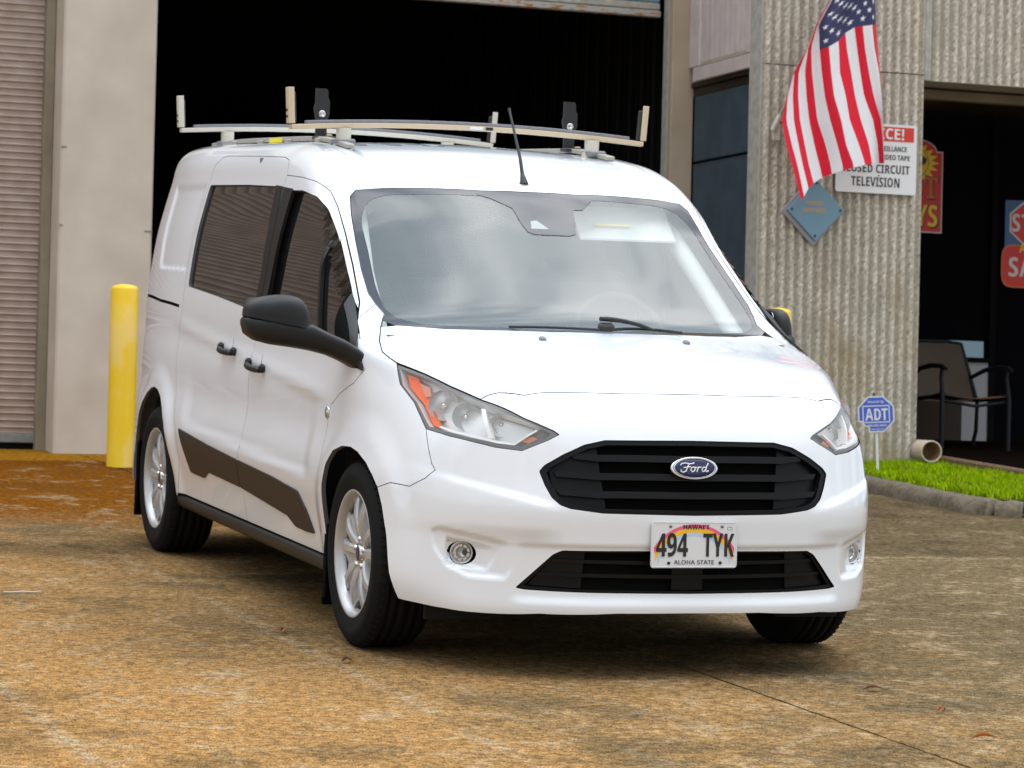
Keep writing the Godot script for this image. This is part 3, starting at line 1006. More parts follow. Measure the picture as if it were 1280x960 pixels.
func headlight(s: int, lens: Dictionary, nose: Dom):
	var grey: Material = M.lamp_grey
	var full := [C(0.804, 0.986, 0.165), C(0.758, 0.962, 0.324), C(0.708, 0.927, 0.475), C(0.654, 0.896, 0.609), C(0.549, 0.845, 0.747), C(0.462, 0.808, 0.803), C(0.448, 0.797, 0.807), C(0.483, 0.778, 0.801), C(0.56, 0.741, 0.771), C(0.632, 0.747, 0.72), C(0.744, 0.772, 0.581), C(0.789, 0.787, 0.464), C(0.796, 0.868, 0.343), C(0.811, 0.922, 0.229)]
	var inner := [C(0.800, 0.977, 0.183), C(0.755, 0.954, 0.326), C(0.704, 0.920, 0.475), C(0.650, 0.889, 0.608), C(0.547, 0.839, 0.747), C(0.466, 0.804, 0.802), C(0.492, 0.784, 0.797), C(0.562, 0.754, 0.771), C(0.632, 0.761, 0.72), C(0.739, 0.784, 0.583), C(0.782, 0.797, 0.469), C(0.790, 0.870, 0.352), C(0.806, 0.920, 0.24)]
	# deep tray
	var tray := skin("headlight", panel(nose, full, [], 0.02, 0.060, 0.0, 0.0), M.lamp_inner, grey, van, s)
	skin("lamp_bezel", panel(nose, full, [inner], 0.015, 0.005, 0.05, 0.0008), grey, M.lamp_inner, tray, s)
	skin("lamp_lens", lens, M.lamp_lens, grey, tray, s)
	# amber side strip, and its paler tab
	skin("amber_strip", panel(nose, [C(0.797, 0.963, 0.21), C(0.775, 0.952, 0.272), C(0.776, 0.915, 0.325), C(0.764, 0.880, 0.395), C(0.770, 0.835, 0.445), C(0.768, 0.800, 0.505), C(0.780, 0.806, 0.462), C(0.785, 0.872, 0.365), C(0.80, 0.920, 0.255)], [], 0.015, 0.026, 0.02, 0.0), M.amber, M.amber, tray, s)
	skin("amber_tab", panel(nose, [C(0.775, 0.935, 0.30), C(0.758, 0.925, 0.36), C(0.757, 0.895, 0.385), C(0.770, 0.890, 0.36)], [], 0.015, 0.02, 0.01, 0.0), M.amber_pale, M.amber_pale, tray, s)
	skin("amber_tab", panel(nose, [C(0.575, 0.775, 0.765), C(0.53, 0.792, 0.781), C(0.515, 0.782, 0.786), C(0.545, 0.768, 0.779)], [], 0.015, 0.020, 0.01, 0.0), M.amber_pale, M.amber_pale, tray, s)
	# grey blanking piece towards the tip, white light guides
	skin("inner_bezel", panel(nose, [C(0.60, 0.757, 0.745), C(0.53, 0.805, 0.783), C(0.50, 0.826, 0.79), C(0.478, 0.803, 0.797), C(0.50, 0.787, 0.793), C(0.562, 0.760, 0.771)], [], 0.015, 0.026, 0.02, 0.0), M.lamp_grey, M.lamp_inner, tray, s)
	skin("light_guide", panel(nose, [C(0.765, 0.805, 0.515), C(0.735, 0.793, 0.587), C(0.632, 0.770, 0.72), C(0.585, 0.765, 0.755), C(0.52, 0.815, 0.784), C(0.516, 0.811, 0.786), C(0.585, 0.759, 0.757), C(0.634, 0.762, 0.718), C(0.738, 0.786, 0.585), C(0.768, 0.799, 0.512)], [], 0.012, 0.010, 0.012, 0.0), M.lamp_white, M.lamp_white, tray, s)
	skin("light_guide", panel(nose, [C(0.654, 0.868, 0.62), C(0.642, 0.865, 0.632), C(0.640, 0.775, 0.70), C(0.650, 0.775, 0.69)], [], 0.012, 0.014, 0.03, 0.0), M.lamp_white, M.lamp_white, tray, s)
	# two round reflectors with bulbs
	for q in [[C(0.728, 0.865, 0.46), 0.052, 0.0], [C(0.685, 0.835, 0.565), 0.046, 0.004], [C(0.60, 0.818, 0.68), 0.040, 0.0]]:
		var c: Vector3 = q[0]
		var f := Vector3(0.28, 0.05, 0.95).normalized()
		var r: float = q[1]
		var o := Vector3(c.x * s, c.y, c.z) - Vector3(f.x * s, f.y, f.z) * 0.014
		var fy := Vector3(f.x * s, f.y, f.z)
		var fx := fy.cross(Vector3.UP).normalized()
		var b := Basis(fx, fy, fx.cross(fy))
		var st := st_new()
		lathe(st, [Vector2(r, 0.0), Vector2(r * 0.97, -0.004), Vector2(r * 0.85, -0.014), Vector2(r * 0.55, -0.030), Vector2(r * 0.22, -0.036)], 24, b, o)
		put("reflector", done(st), M.reflector, tray)
		var sb := st_new()
		lathe(sb, [Vector2(r * 0.22, -0.036), Vector2(r * 0.22, -0.020), Vector2(r * 0.16, -0.008), Vector2(0.0, -0.004)], 16, b, o)
		put("bulb", done(sb), M.chrome, tray)

func fog_lamp(s: int):
	var p := Z(0.708, 0.394)
	var f := Vector3(0.35 * s, 0.02, 0.94).normalized()
	var fx := f.cross(Vector3.UP).normalized()
	var b := Basis(fx, f, fx.cross(f))
	var o := Vector3(p.x * s, p.y, p.z) - f * 0.012
	var st := st_new()
	lathe(st, [Vector2(0.038, 0.006), Vector2(0.036, 0.009), Vector2(0.033, 0.004), Vector2(0.028, -0.014), Vector2(0.012, -0.024), Vector2(0.0, -0.026)], 24, b, o)
	var lamp := put("fog_lamp", done(st), M.reflector, van)
	var sb := st_new()
	lathe(sb, [Vector2(0.010, -0.026), Vector2(0.010, -0.006), Vector2(0.0, -0.002)], 12, b, o + fx * 0.012 * s)
	put("bulb", done(sb), M.ink, lamp)
	# cut facets of the glass
	var sf := st_new()
	for i in 9:
		var a := TAU * i / 9.0
		var q := o + b * Vector3(cos(a) * 0.023, -0.004, sin(a) * 0.023)
		box(sf, q, Vector3(0.010, 0.004, 0.016), b * Basis(Vector3.UP, -a), 0.002)
	put("facets", done(sf), M.chrome, lamp)
	var sl := st_new()
	lathe(sl, [Vector2(0.036, 0.006), Vector2(0.024, 0.010), Vector2(0.0, 0.012)], 20, b, o)
	put("glass", done(sl), M.lamp_lens, lamp)

func grille(nose: Dom, loop: Array):
	var inner := ZZ([Vector2(-0.03, 0.772), Vector2(0.295, 0.769), Vector2(0.36, 0.755), Vector2(0.428, 0.722), Vector2(0.480, 0.690), Vector2(0.490, 0.675), Vector2(0.476, 0.635), Vector2(0.460, 0.602), Vector2(0.44, 0.585), Vector2(0.41, 0.576), Vector2(0.31, 0.565), Vector2(-0.03, 0.560)])
	var half := [Z(0, 0.787)] + loop.slice(1, 11) + [Z(0, 0.544)]
	var frame := skin("grille", panel(nose, half, [inner], 0.02, 0.004, 0.040, 0.0), M.grille_black, M.grille_black, van, 0)
	# blanking behind the slats, open (darker) in the middle
	skin("blanking_plate", panel(nose, half, [], 0.03, 0.050, 0.0, 0.0), M.matte_black, M.matte_black, frame, 0)
	var wing := panel(nose, ZZ([Vector2(0.325, 0.765), Vector2(0.36, 0.755), Vector2(0.428, 0.722), Vector2(0.485, 0.687), Vector2(0.470, 0.61), Vector2(0.44, 0.585), Vector2(0.38, 0.572), Vector2(0.30, 0.566), Vector2(0.315, 0.67)]), [], 0.03, 0.028, 0.02, 0.0)
	for s in [-1, 1]: skin("blanking_plate", wing, M.grille_black, M.grille_black, frame, s)
	var k := 0
	for y in [0.727, 0.668, 0.610]:
		var w: float = [0.415, 0.470, 0.462][k]
		k += 1
		var slat := panel(nose, ZZ([Vector2(0, y + 0.011), Vector2(0.33, y + 0.011), Vector2(w, y + 0.013), Vector2(w - 0.01, y - 0.004), Vector2(0.33, y - 0.011), Vector2(0, y - 0.011)]), [], 0.03, 0.008, 0.035, 0.0)
		skin("slat", slat, M.grille_black, M.grille_black, frame, 0)
	# oval badge
	var c := Z(0, 0.697)
	var n := body_normal(c)
	var fx := Vector3.RIGHT
	var fy := n.cross(fx).normalized()
	var b := Basis(fx, fy, n)
	c += n * 0.006
	var st := st_new()
	var prof := [Vector2(1.0, -0.012), Vector2(1.0, 0.002), Vector2(0.965, 0.007), Vector2(0.90, 0.006)]
	ellipse_rings(st, prof, 0.084, 0.0375, b, c)
	var badge := put("badge", done(st), M.chrome, van)
	var sb := st_new()
	ellipse_rings(sb, [Vector2(0.93, 0.002), Vector2(0.86, 0.006), Vector2(0.5, 0.0085), Vector2(0.0, 0.009)], 0.084, 0.0375, b, c)
	put("badge_face", done(sb), M.badge_blue, badge)
	var sr := st_new()
	ellipse_rings(sr, [Vector2(0.885, 0.003), Vector2(0.875, 0.0085), Vector2(0.845, 0.0085), Vector2(0.835, 0.003)], 0.084, 0.0375, b, c)
	put("badge_line", done(sr), M.satin_silver, badge)
	# the script lettering, as pen strokes
	var sl := st_new()
	var strokes := [
		[Vector2(-0.050, 0.008), Vector2(-0.046, 0.014), Vector2(-0.034, 0.016), Vector2(-0.018, 0.013), Vector2(-0.006, 0.015), Vector2(-0.002, 0.018)],
		[Vector2(-0.020, 0.014), Vector2(-0.026, 0.003), Vector2(-0.032, -0.010), Vector2(-0.042, -0.015), Vector2(-0.050, -0.011), Vector2(-0.048, -0.005)],
		[Vector2(-0.040, 0.001), Vector2(-0.028, 0.002), Vector2(-0.016, 0.004)],
		[Vector2(-0.004, 0.003), Vector2(-0.012, 0.001), Vector2(-0.016, -0.007), Vector2(-0.011, -0.013), Vector2(-0.003, -0.010), Vector2(0.0, -0.002), Vector2(-0.004, 0.003), Vector2(0.004, 0.001)],
		[Vector2(0.004, 0.001), Vector2(0.011, 0.003), Vector2(0.008, -0.006), Vector2(0.006, -0.013)],
		[Vector2(0.009, -0.003), Vector2(0.016, 0.003), Vector2(0.022, 0.002)],
		[Vector2(0.038, 0.002), Vector2(0.030, 0.003), Vector2(0.024, -0.005), Vector2(0.027, -0.012), Vector2(0.034, -0.010), Vector2(0.039, -0.001)],
		[Vector2(0.048, 0.017), Vector2(0.042, 0.006), Vector2(0.037, -0.008), Vector2(0.040, -0.013), Vector2(0.048, -0.008)],
	]
	for q in strokes:
		var pts := []
		for p in q: pts.append(c + b * Vector3(p.x, p.y, 0.0105 - 6.0 * (p.x * p.x * 0.12 + p.y * p.y * 0.3)))
		tube(sl, pts, 0.0021, 6)
	put("lettering", done(sl), M.white_print, badge)

func ellipse_rings(st: SurfaceTool, prof: Array, a: float, bb: float, b: Basis, o: Vector3, sides := 40):
	st.set_smooth_group(0)
	for i in prof.size() - 1:
		for k in sides:
			var t := TAU * k / sides
			var u := TAU * (k + 1) / sides
			var p: Vector2 = prof[i]
			var q: Vector2 = prof[i + 1]
			var v1 := o + b * Vector3(a * p.x * cos(t), bb * p.x * sin(t), p.y)
			var v2 := o + b * Vector3(a * p.x * cos(u), bb * p.x * sin(u), p.y)
			var v3 := o + b * Vector3(a * q.x * cos(u), bb * q.x * sin(u), q.y)
			var v4 := o + b * Vector3(a * q.x * cos(t), bb * q.x * sin(t), q.y)
			tri(st, v1, v3, v2)
			if q.x > 1e-5: tri(st, v1, v4, v3)

func lower_grille(nose: Dom, loop: Array):
	var half := [Z(0, 0.426)] + loop.slice(1, 7) + [Z(0, 0.286)]
	var inner := ZZ([Vector2(-0.03, 0.420), Vector2(0.43, 0.419), Vector2(0.455, 0.407), Vector2(0.548, 0.304), Vector2(0.37, 0.297), Vector2(-0.03, 0.294)])
	var frame := skin("lower_grille", panel(nose, half, [inner], 0.02, 0.008, 0.03, 0.0), M.grille_black, M.grille_black, van, 0)
	skin("blanking_plate", panel(nose, half, [], 0.03, 0.040, 0.0, 0.0), M.matte_black, M.matte_black, frame, 0)
	for q in [[0.385, 0.475], [0.340, 0.510]]:
		var y: float = q[0]
		var w: float = q[1]
		skin("slat", panel(nose, ZZ([Vector2(0, y + 0.007), Vector2(w, y + 0.010), Vector2(w, y), Vector2(0, y - 0.007)]), [], 0.03, 0.016, 0.025, 0.0), M.grille_black, M.grille_black, frame, 0)
	for s in [-1, 1]:
		skin("blanking_plate", panel(nose, ZZ([Vector2(0.36, 0.418), Vector2(0.43, 0.417), Vector2(0.455, 0.405), Vector2(0.54, 0.306), Vector2(0.37, 0.30)]), [], 0.03, 0.026, 0.01, 0.0), M.grille_black, M.grille_black, frame, s)
	skin("centre_bracket", panel(nose, ZZ([Vector2(0, 0.415), Vector2(0.055, 0.415), Vector2(0.055, 0.298), Vector2(0, 0.296)]), [], 0.03, 0.024, 0.01, 0.0), M.grille_black, M.grille_black, frame, 0)

func round_rect(w: float, h: float, r: float) -> PackedVector2Array:
	return soften(PackedVector2Array([Vector2(-w / 2, -h / 2), Vector2(w / 2, -h / 2), Vector2(w / 2, h / 2), Vector2(-w / 2, h / 2)]), r)

func arc_band(cx: float, cy: float, r1: float, r2: float, half_w: float) -> PackedVector2Array:
	var out := PackedVector2Array()
	var a1 := asin(half_w / r1)
	var a2 := asin(half_w * 0.985 / r2)
	for i in 25: 
		var a := lerpf(-a1, a1, i / 24.0)
		out.append(Vector2(cx + r1 * sin(a), cy + r1 * cos(a)))
	for i in 25:
		var a := lerpf(a2, -a2, i / 24.0)
		out.append(Vector2(cx + r2 * sin(a), cy + r2 * cos(a)))
	return out

func number_plate():
	var b := Basis(Vector3.RIGHT, Vector3(0, cos(0.033), -sin(0.033)), Vector3(0, sin(0.033), cos(0.033)))
	var o := Vector3(0, 0.4508, 0.9057)
	var st := st_new()
	extrude(st, round_rect(0.305, 0.152, 0.012), 0.003, b, o)
	var plate := put("number_plate", done(st), M.plate_white, van)
	var so := st_new()
	for q in [[Vector3(0, 0.0725, 0.0034), Vector3(0.285, 0.003, 0.0018)], [Vector3(0, -0.0725, 0.0034), Vector3(0.285, 0.003, 0.0018)], [Vector3(-0.149, 0, 0.0034), Vector3(0.003, 0.13, 0.0018)], [Vector3(0.149, 0, 0.0034), Vector3(0.003, 0.13, 0.0018)]]:
		box(so, o + b * q[0], q[1], b, 0.0005)
	put("plate_rim", done(so), M.plate_white, plate)
	mat("rainbow_pink", Color(0.80, 0.10, 0.20), 0.4)
	mat("rainbow_yellow", Color(0.82, 0.48, 0.01), 0.4)
	mat("rainbow_blue", Color(0.42, 0.58, 0.75), 0.4)
	var k := 0
	for q in [["rainbow_pink", 0.171, 0.160, 0.1425], ["rainbow_yellow", 0.160, 0.145, 0.139], ["rainbow_blue", 0.145, 0.134, 0.130]]:
		var sa := st_new()
		extrude(sa, arc_band(0, -0.104 - 0.001 * k, q[1], q[2], q[3]), 0.0004, b, o + b * Vector3(0, 0, 0.003))
		put("rainbow_band", done(sa), M[q[0]], plate)
		k += 1
	var z := 0.0046
	lettering("lettering", "494", 0.112, 0.075, M.ink, plate, o + b * Vector3(-0.079, -0.001, z), b, false, 0.0016, true)
	lettering("lettering", "TYK", 0.110, 0.075, M.ink, plate, o + b * Vector3(0.086, -0.001, z), b, false, 0.0016, true)
	lettering("lettering", "HAWAI'I", 0.090, 0.0140, M.ink, plate, o + b * Vector3(0.005, 0.058, z), b, false, 0.0008, true)
	lettering("lettering", "ALOHA STATE", 0.142, 0.0135, M.ink, plate, o + b * Vector3(0, -0.057, z), b, false, 0.0008, false)
	for q in [[-0.085, 0.060, "screw"], [0.097, 0.060, "screw"], [-0.089, -0.060, "ink"], [0.093, -0.059, "ink"]]:
		var sc := st_new()
		lathe(sc, [Vector2(0.0055, 0.0), Vector2(0.005, 0.003), Vector2(0.0, 0.0035)], 12, Basis(b.x, b.z, -b.y), o + b * Vector3(q[0], q[1], 0.003))
		put("plate_bolt", done(sc), M[q[2]], plate)
	var sq := st_new()
	for e in [[0.0, 0.0045, 0.017, 0.001], [0.0, -0.0045, 0.017, 0.001], [-0.008, 0.0, 0.001, 0.009], [0.008, 0.0, 0.001, 0.009]]:
		box(sq, o + b * Vector3(0.125 + e[0], 0.053 + e[1], 0.0033), Vector3(e[2], e[3], 0.0006), b)
	put("sticker_box", done(sq), M.ink, plate)

# ------------------------------------------------------------------ wheels
func wheel(s: int, z: float):
	var w := Node3D.new()
	w.name = numbered("wheel", van)
	van.add_child(w, true)
	w.position = Vector3(0.786 * s, 0.322, z)
	# local frame: axis along +y of this basis points outwards
	var b := Basis(Vector3(0, 0, -s), Vector3(s, 0, 0), Vector3(0, 1, 0))
	var st := st_new()
	var prof := [Vector2(0.206, -0.10), Vector2(0.225, -0.106), Vector2(0.265, -0.110), Vector2(0.298, -0.105), Vector2(0.314, -0.090), Vector2(0.3215, -0.066)]
	for e in [-0.052, -0.020, 0.020, 0.052]:
		prof.append_array([Vector2(0.322, e - 0.006), Vector2(0.314, e - 0.0055), Vector2(0.314, e + 0.0055), Vector2(0.322, e + 0.006)])
	prof.append_array([Vector2(0.3215, 0.066), Vector2(0.315, 0.088), Vector2(0.302, 0.103), Vector2(0.296, 0.1035), Vector2(0.294, 0.1065), Vector2(0.268, 0.112), Vector2(0.262, 0.110), Vector2(0.236, 0.108), Vector2(0.226, 0.104), Vector2(0.215, 0.100)])
	lathe(st, prof, 72, b)
	# sipes across the shoulders
	for i in 64:
		var a := TAU * i / 64.0
		var q := b * Vector3(cos(a) * 0.3165, 0.083, sin(a) * 0.3165)
		box(st, q, Vector3(0.010, 0.022, 0.007), b * Basis(Vector3.UP, -a) * Basis(Vector3(0, 0, 1), 0.5), 0.0)
	put("tyre", done(st), M.tyre, w)
	var sr := st_new()
	lathe(sr, [Vector2(0.197, 0.066), Vector2(0.200, 0.082), Vector2(0.207, 0.094), Vector2(0.214, 0.102), Vector2(0.221, 0.104), Vector2(0.2225, 0.098), Vector2(0.2225, 0.09)], 64, b)
	# ten bars in five pairs
	for i in 5:
		var base := TAU * i / 5.0 + TAU * 0.25
		for e in [-1.0, 1.0]:
			var a0: float = base + e * 0.22
			var a1: float = base + e * 0.27
			var r0 := 0.045
			var r1 := 0.203
			var segs := 6
			sr.set_smooth_group(-1)
			var prev := []
			for k in segs + 1:
				var t := float(k) / segs
				var r := lerpf(r0, r1, t)
				var a := lerpf(a0, a1, t)
				var hw := lerpf(0.0180, 0.0215, t)
				var y_out := 0.076 + 0.016 * sin(t * PI * 0.9) - 0.004 * t
				var rad := Vector3(cos(a), 0, sin(a))
				var tan_ := Vector3(-sin(a), 0, cos(a))
				var c := rad * r
				var cur := [c - tan_ * (hw + 0.004) + Vector3(0, y_out - 0.034, 0), c - tan_ * hw + Vector3(0, y_out - 0.006, 0), c - tan_ * hw * 0.55 + Vector3(0, y_out, 0), c + tan_ * hw * 0.55 + Vector3(0, y_out, 0), c + tan_ * hw + Vector3(0, y_out - 0.006, 0), c + tan_ * (hw + 0.004) + Vector3(0, y_out - 0.034, 0)]
				if prev.size():
					for q in 5: quad(sr, b * prev[q], b * cur[q], b * cur[q + 1], b * prev[q + 1])
				prev = cur
	# the dished web behind the bars, pierced between them
	for i in 10:
		var mid := TAU * i / 10.0 + TAU * 0.25
		var paired := i % 2 == 0
		var sector := PackedVector2Array()
		for k in 7: sector.append(Vector2.from_angle(mid + (k - 3) / 3.0 * TAU / 20.0) * 0.199)
		for k in 7: sector.append(Vector2.from_angle(mid - (k - 3) / 3.0 * TAU / 20.0) * 0.05)
		var cut := PackedVector2Array()
		if paired: cut = PackedVector2Array([Vector2.from_angle(mid - 0.155) * 0.26, Vector2.from_angle(mid - 0.135) * 0.172, Vector2.from_angle(mid) * 0.105, Vector2.from_angle(mid + 0.135) * 0.172, Vector2.from_angle(mid + 0.155) * 0.26])
		else: cut = PackedVector2Array([Vector2.from_angle(mid - 0.20) * 0.26, Vector2.from_angle(mid - 0.19) * 0.178, Vector2.from_angle(mid) * 0.158, Vector2.from_angle(mid + 0.19) * 0.178, Vector2.from_angle(mid + 0.20) * 0.26])
		for piece in Geometry2D.clip_polygons(sector, cut):
			var ix := Geometry2D.triangulate_polygon(piece)
			sr.set_smooth_group(-1)
			for k in range(0, ix.size(), 3):
				var pv := []
				for e in 3:
					var q: Vector2 = piece[ix[k + e]]
					pv.append(b * Vector3(q.x, 0.050 + 0.028 * clampf((q.length() - 0.06) / 0.14, 0.0, 1.0), q.y))
				if (pv[2] - pv[0]).cross(pv[1] - pv[0]).dot(b.y) > 0.0: tri(sr, pv[0], pv[1], pv[2])
				else: tri(sr, pv[0], pv[2], pv[1])
	lathe(sr, [Vector2(0.072, 0.045), Vector2(0.070, 0.066), Vector2(0.062, 0.074), Vector2(0.032, 0.072), Vector2(0.030, 0.066)], 40, b)
	var rim := put("rim", done(sr), M.alloy, w)
	var sbar := st_new()
	lathe(sbar, [Vector2(0.205, -0.09), Vector2(0.200, -0.02), Vector2(0.196, 0.04), Vector2(0.197, 0.066)], 48, b)
	put("rim_barrel", done(sbar), M.barrel, w)
	var sn := st_new()
	for i in 5:
		var a := TAU * i / 5.0 + TAU * 0.05
		lathe(sn, [Vector2(0.0115, 0.0), Vector2(0.0105, 0.014), Vector2(0.007, 0.018), Vector2(0.0, 0.019)], 10, b, b * Vector3(cos(a) * 0.050, 0.066, sin(a) * 0.050))
	put("wheel_nuts", done(sn), M.chrome, w)
	var sc := st_new()
	lathe(sc, [Vector2(0.031, 0.062), Vector2(0.030, 0.080), Vector2(0.026, 0.084), Vector2(0.024, 0.084)], 28, b)
	var cap := put("hub_cap", done(sc), M.satin_silver, w)
	var sf := st_new()
	ellipse_rings(sf, [Vector2(1.0, 0.0835), Vector2(0.6, 0.0865), Vector2(0.0, 0.0875)], 0.026, 0.026, Basis(b.x, b.z, b.y), Vector3.ZERO, 24)
	put("cap_face", done(sf), M.badge_blue, w)
	var sd := st_new()
	lathe(sd, [Vector2(0.0, 0.028), Vector2(0.135, 0.028), Vector2(0.138, 0.022), Vector2(0.138, 0.005), Vector2(0.10, 0.0), Vector2(0.0, -0.02)], 40, b)
	put("brake_disc", done(sd), M.brake, w)
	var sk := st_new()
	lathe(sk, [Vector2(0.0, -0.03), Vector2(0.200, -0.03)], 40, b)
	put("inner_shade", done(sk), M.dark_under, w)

func wheel_well(s: int, z: float):
	var b := Basis(Vector3(0, 0, -s), Vector3(s, 0, 0), Vector3(0, 1, 0))
	var st := st_new()
	st.set_smooth_group(0)
	var o := Vector3(0, 0.345, z)
	var n := 24
	for i in n:
		var a := lerpf(-0.25, PI + 0.25, float(i) / n)
		var c := lerpf(-0.25, PI + 0.25, float(i + 1) / n)
		var p1 := o + Vector3(0.835 * s, sin(a) * 0.385, cos(a) * 0.385)
		var p2 := o + Vector3(0.835 * s, sin(c) * 0.385, cos(c) * 0.385)
		var q1 := Vector3(0.52 * s, p1.y, p1.z)
		var q2 := Vector3(0.52 * s, p2.y, p2.z)
		quad(st, p1, p2, q2, q1)
		tri(st, q1, q2, Vector3(0.52 * s, 0.345, z))
	put("wheel_well", done(st), M.dark_under, van)

func mud_flap(s: int, z: float, y0: float, y1: float):
	var st := st_new()
	var b := Basis(Vector3.RIGHT, 0.06)
	box(st, Vector3(0.795 * s, (y0 + y1) * 0.5, z), Vector3(0.19, y1 - y0, 0.012), b, 0.004)
	box(st, Vector3(0.884 * s, (y0 + y1) * 0.5 + 0.01, z + 0.012), Vector3(0.012, y1 - y0 - 0.03, 0.034), b, 0.004)
	put("mud_flap", done(st), M.matte_black, van)

func sill(s: int):
	var st := st_new()
	st.set_smooth_group(0)
	var prev := []
	for i in 25:
		var z := lerpf(-2.70, -0.42, i / 24.0)
		var e := 0.0 if i > 0 and i < 24 else 0.004
		var y1 := lerpf(0.288, 0.268, i / 24.0)
		var cur := []
		for q in [[0.835, y1], [0.868 - e, y1 - 0.004], [0.876 - e, y1 - 0.014], [0.868, y1 - 0.048], [0.845, y1 - 0.062], [0.78, y1 - 0.064]]:
			cur.append(Vector3(q[0] * s, q[1], z))
		if prev.size():
			for k in 5:
				if s > 0: quad(st, prev[k], cur[k], cur[k + 1], prev[k + 1])
				else: quad(st, prev[k], prev[k + 1], cur[k + 1], cur[k])
		prev = cur
	put("side_skirt", done(st), M.black_plastic, van)

func spow(v: float, e: float) -> float:
	return signf(v) * pow(absf(v), e)

func shell_point(u: float, v: float, lo: float, hi: float) -> Vector3:
	# rounded-box shell: u round the vertical axis, v from lo to hi of latitude
	var a := u * TAU
	var l := lerpf(lo, hi, v)
	var cx := spow(cos(l), 0.55)
	return Vector3(cx * spow(cos(a), 0.62), spow(sin(l), 0.62), cx * spow(sin(a), 0.75))

func mirror(s: int):
	# cap above, arm and lower half below; the mirror glass faces back
	var nu := 40
	var nv := 14
	var st := st_new()
	st.set_smooth_group(0)
	var c := Vector3(1.123, 1.104, -0.235)
	for i in nu:
		for j in nv:
			var q := []
			for e in [[0, 0], [0, 1], [1, 1], [1, 0]]:
				var p := shell_point(float(i + e[0]) / nu, float(j + e[1]) / nv, 0.0, PI * 0.5)
				var x := p.x * (0.117 if p.x > 0 else 0.117 - 0.018 * p.y) 
				var z := p.z * (0.085 if p.z > 0 else 0.055)
				var y := p.y * 0.098 - 0.020 * (-p.x) * (1.0 - p.y)
				# the outer corner drops towards the tip
				y -= 0.016 * maxf(p.x, 0.0) * p.y
				q.append(Vector3((c.x + x) * s, c.y + y, c.z + z - 0.02 * p.x))
			if s > 0: quad(st, q[0], q[1], q[2], q[3])
			else: quad(st, q[0], q[3], q[2], q[1])
	var m := put("wing_mirror", done(st), M.black_plastic, van)
	var sb := st_new()
	sb.set_smooth_group(0)
	# lower shell and arm as one loft from the tip of the housing to the door
	var stations := [
		[1.2425, 1.104, -0.255, 0.001, 0.001, 0.001], [1.240, 1.104, -0.255, 0.012, 0.016, 0.035], [1.230, 1.100, -0.252, 0.024, 0.040, 0.056], [1.20, 1.096, -0.245, 0.030, 0.056, 0.074], [1.15, 1.092, -0.238, 0.034, 0.064, 0.082], [1.08, 1.084, -0.232, 0.036, 0.064, 0.084],
		[1.01, 1.072, -0.225, 0.034, 0.062, 0.080], [0.95, 1.050, -0.205, 0.026, 0.054, 0.072], [0.905, 1.030, -0.175, 0.026, 0.054, 0.076], [0.872, 1.008, -0.145, 0.026, 0.052, 0.080], [0.850, 0.990, -0.13, 0.024, 0.045, 0.085]]
	var prev := []
	if s > 0: stations = stations.slice(0, 7) + [[0.985, 1.06, -0.225, 0.008, 0.012, 0.03]]
	for q in stations:
		var cur := []
		for k in 20:
			var a := TAU * k / 20
			var yy := spow(sin(a), 0.6)
			cur.append(Vector3(q[0] * s, q[1] + (yy * q[3] if yy > 0 else yy * q[4]), q[2] + spow(cos(a), 0.7) * q[5]))
		if prev.size():
			for k in 20:
				var k2 := (k + 1) % 20
				if s < 0: quad(sb, prev[k], prev[k2], cur[k2], cur[k])
				else: quad(sb, prev[k], cur[k], cur[k2], prev[k2])
		prev = cur
	put("mirror_arm", done(sb), M.black_plastic, m)
	var sg := st_new()
	extrude(sg, round_rect(0.20, 0.11, 0.03), 0.002, Basis(Vector3(-1, 0, 0), Vector3.UP, Vector3(0, 0, -1)), Vector3(1.123 * s, 1.135, -0.290))
	put("mirror_glass", done(sg), M.chrome, m)
	if s > 0:
		# this one is folded back against the door
		var hinge := Vector3(0.870, 0.0, -0.25)
		var turn := Basis(Vector3.UP, deg_to_rad(89.0)) * Basis.from_scale(Vector3(1, 1, 0.6))
		m.transform = Transform3D(turn, hinge - turn * hinge)
		m.set_meta("label", "wing mirror folded back against the door")

func wipers():
	var st := st_new()
	# passenger-side blade lies along the cowl, driver-side arm crosses it
	var a := []
	for i in 9:
		var x := lerpf(-0.345, 0.0, i / 8.0)
		a.append(T(x, lerpf(-0.012, 0.05, i / 8.0)) + Vector3(0, 0.012, 0.004))
	tube(st, a, 0.0055, 6)
	var blade := put("wiper", done(st), M.ink, van)
	var s2 := st_new()
	var b := []
	for i in 11:
		var x := lerpf(-0.01, 0.30, i / 10.0)
		b.append(T(x, 0.047 - 0.045 * sin(i / 10.0 * PI) * 0.5 - 0.03 * i / 10.0) + Vector3(0, 0.012, 0.004))
	tube(s2, b, 0.006, 6)
	box(s2, T(0.0, 0.045) + Vector3(0.0, 0.022, 0.0), Vector3(0.055, 0.026, 0.035), Basis(Vector3.RIGHT, 0.3), 0.006)
	var c := []
	for i in 9:
		var t := i / 8.0
		c.append(T(lerpf(-0.02, 0.19, t), 0.035 - 0.01 * t) + Vector3(0, 0.034 * (1.0 - t * t) + 0.014, 0))
	tube(s2, c, [0.008, 0.009, 0.009, 0.008, 0.008, 0.007, 0.007, 0.006, 0.005], 8)
	put("wiper", done(s2), M.ink, van)
	for x in [-0.27, 0.27]:
		var sw := st_new()
		var p := T(x, 0.136)
		sw.set_smooth_group(-1)
		box(sw, p + Vector3(0, 0.004, 0), Vector3(0.022, 0.014, 0.026), Basis(Vector3.RIGHT, 0.25), 0.004)
		put("washer_nozzle", done(sw), M.bar_pad, van)

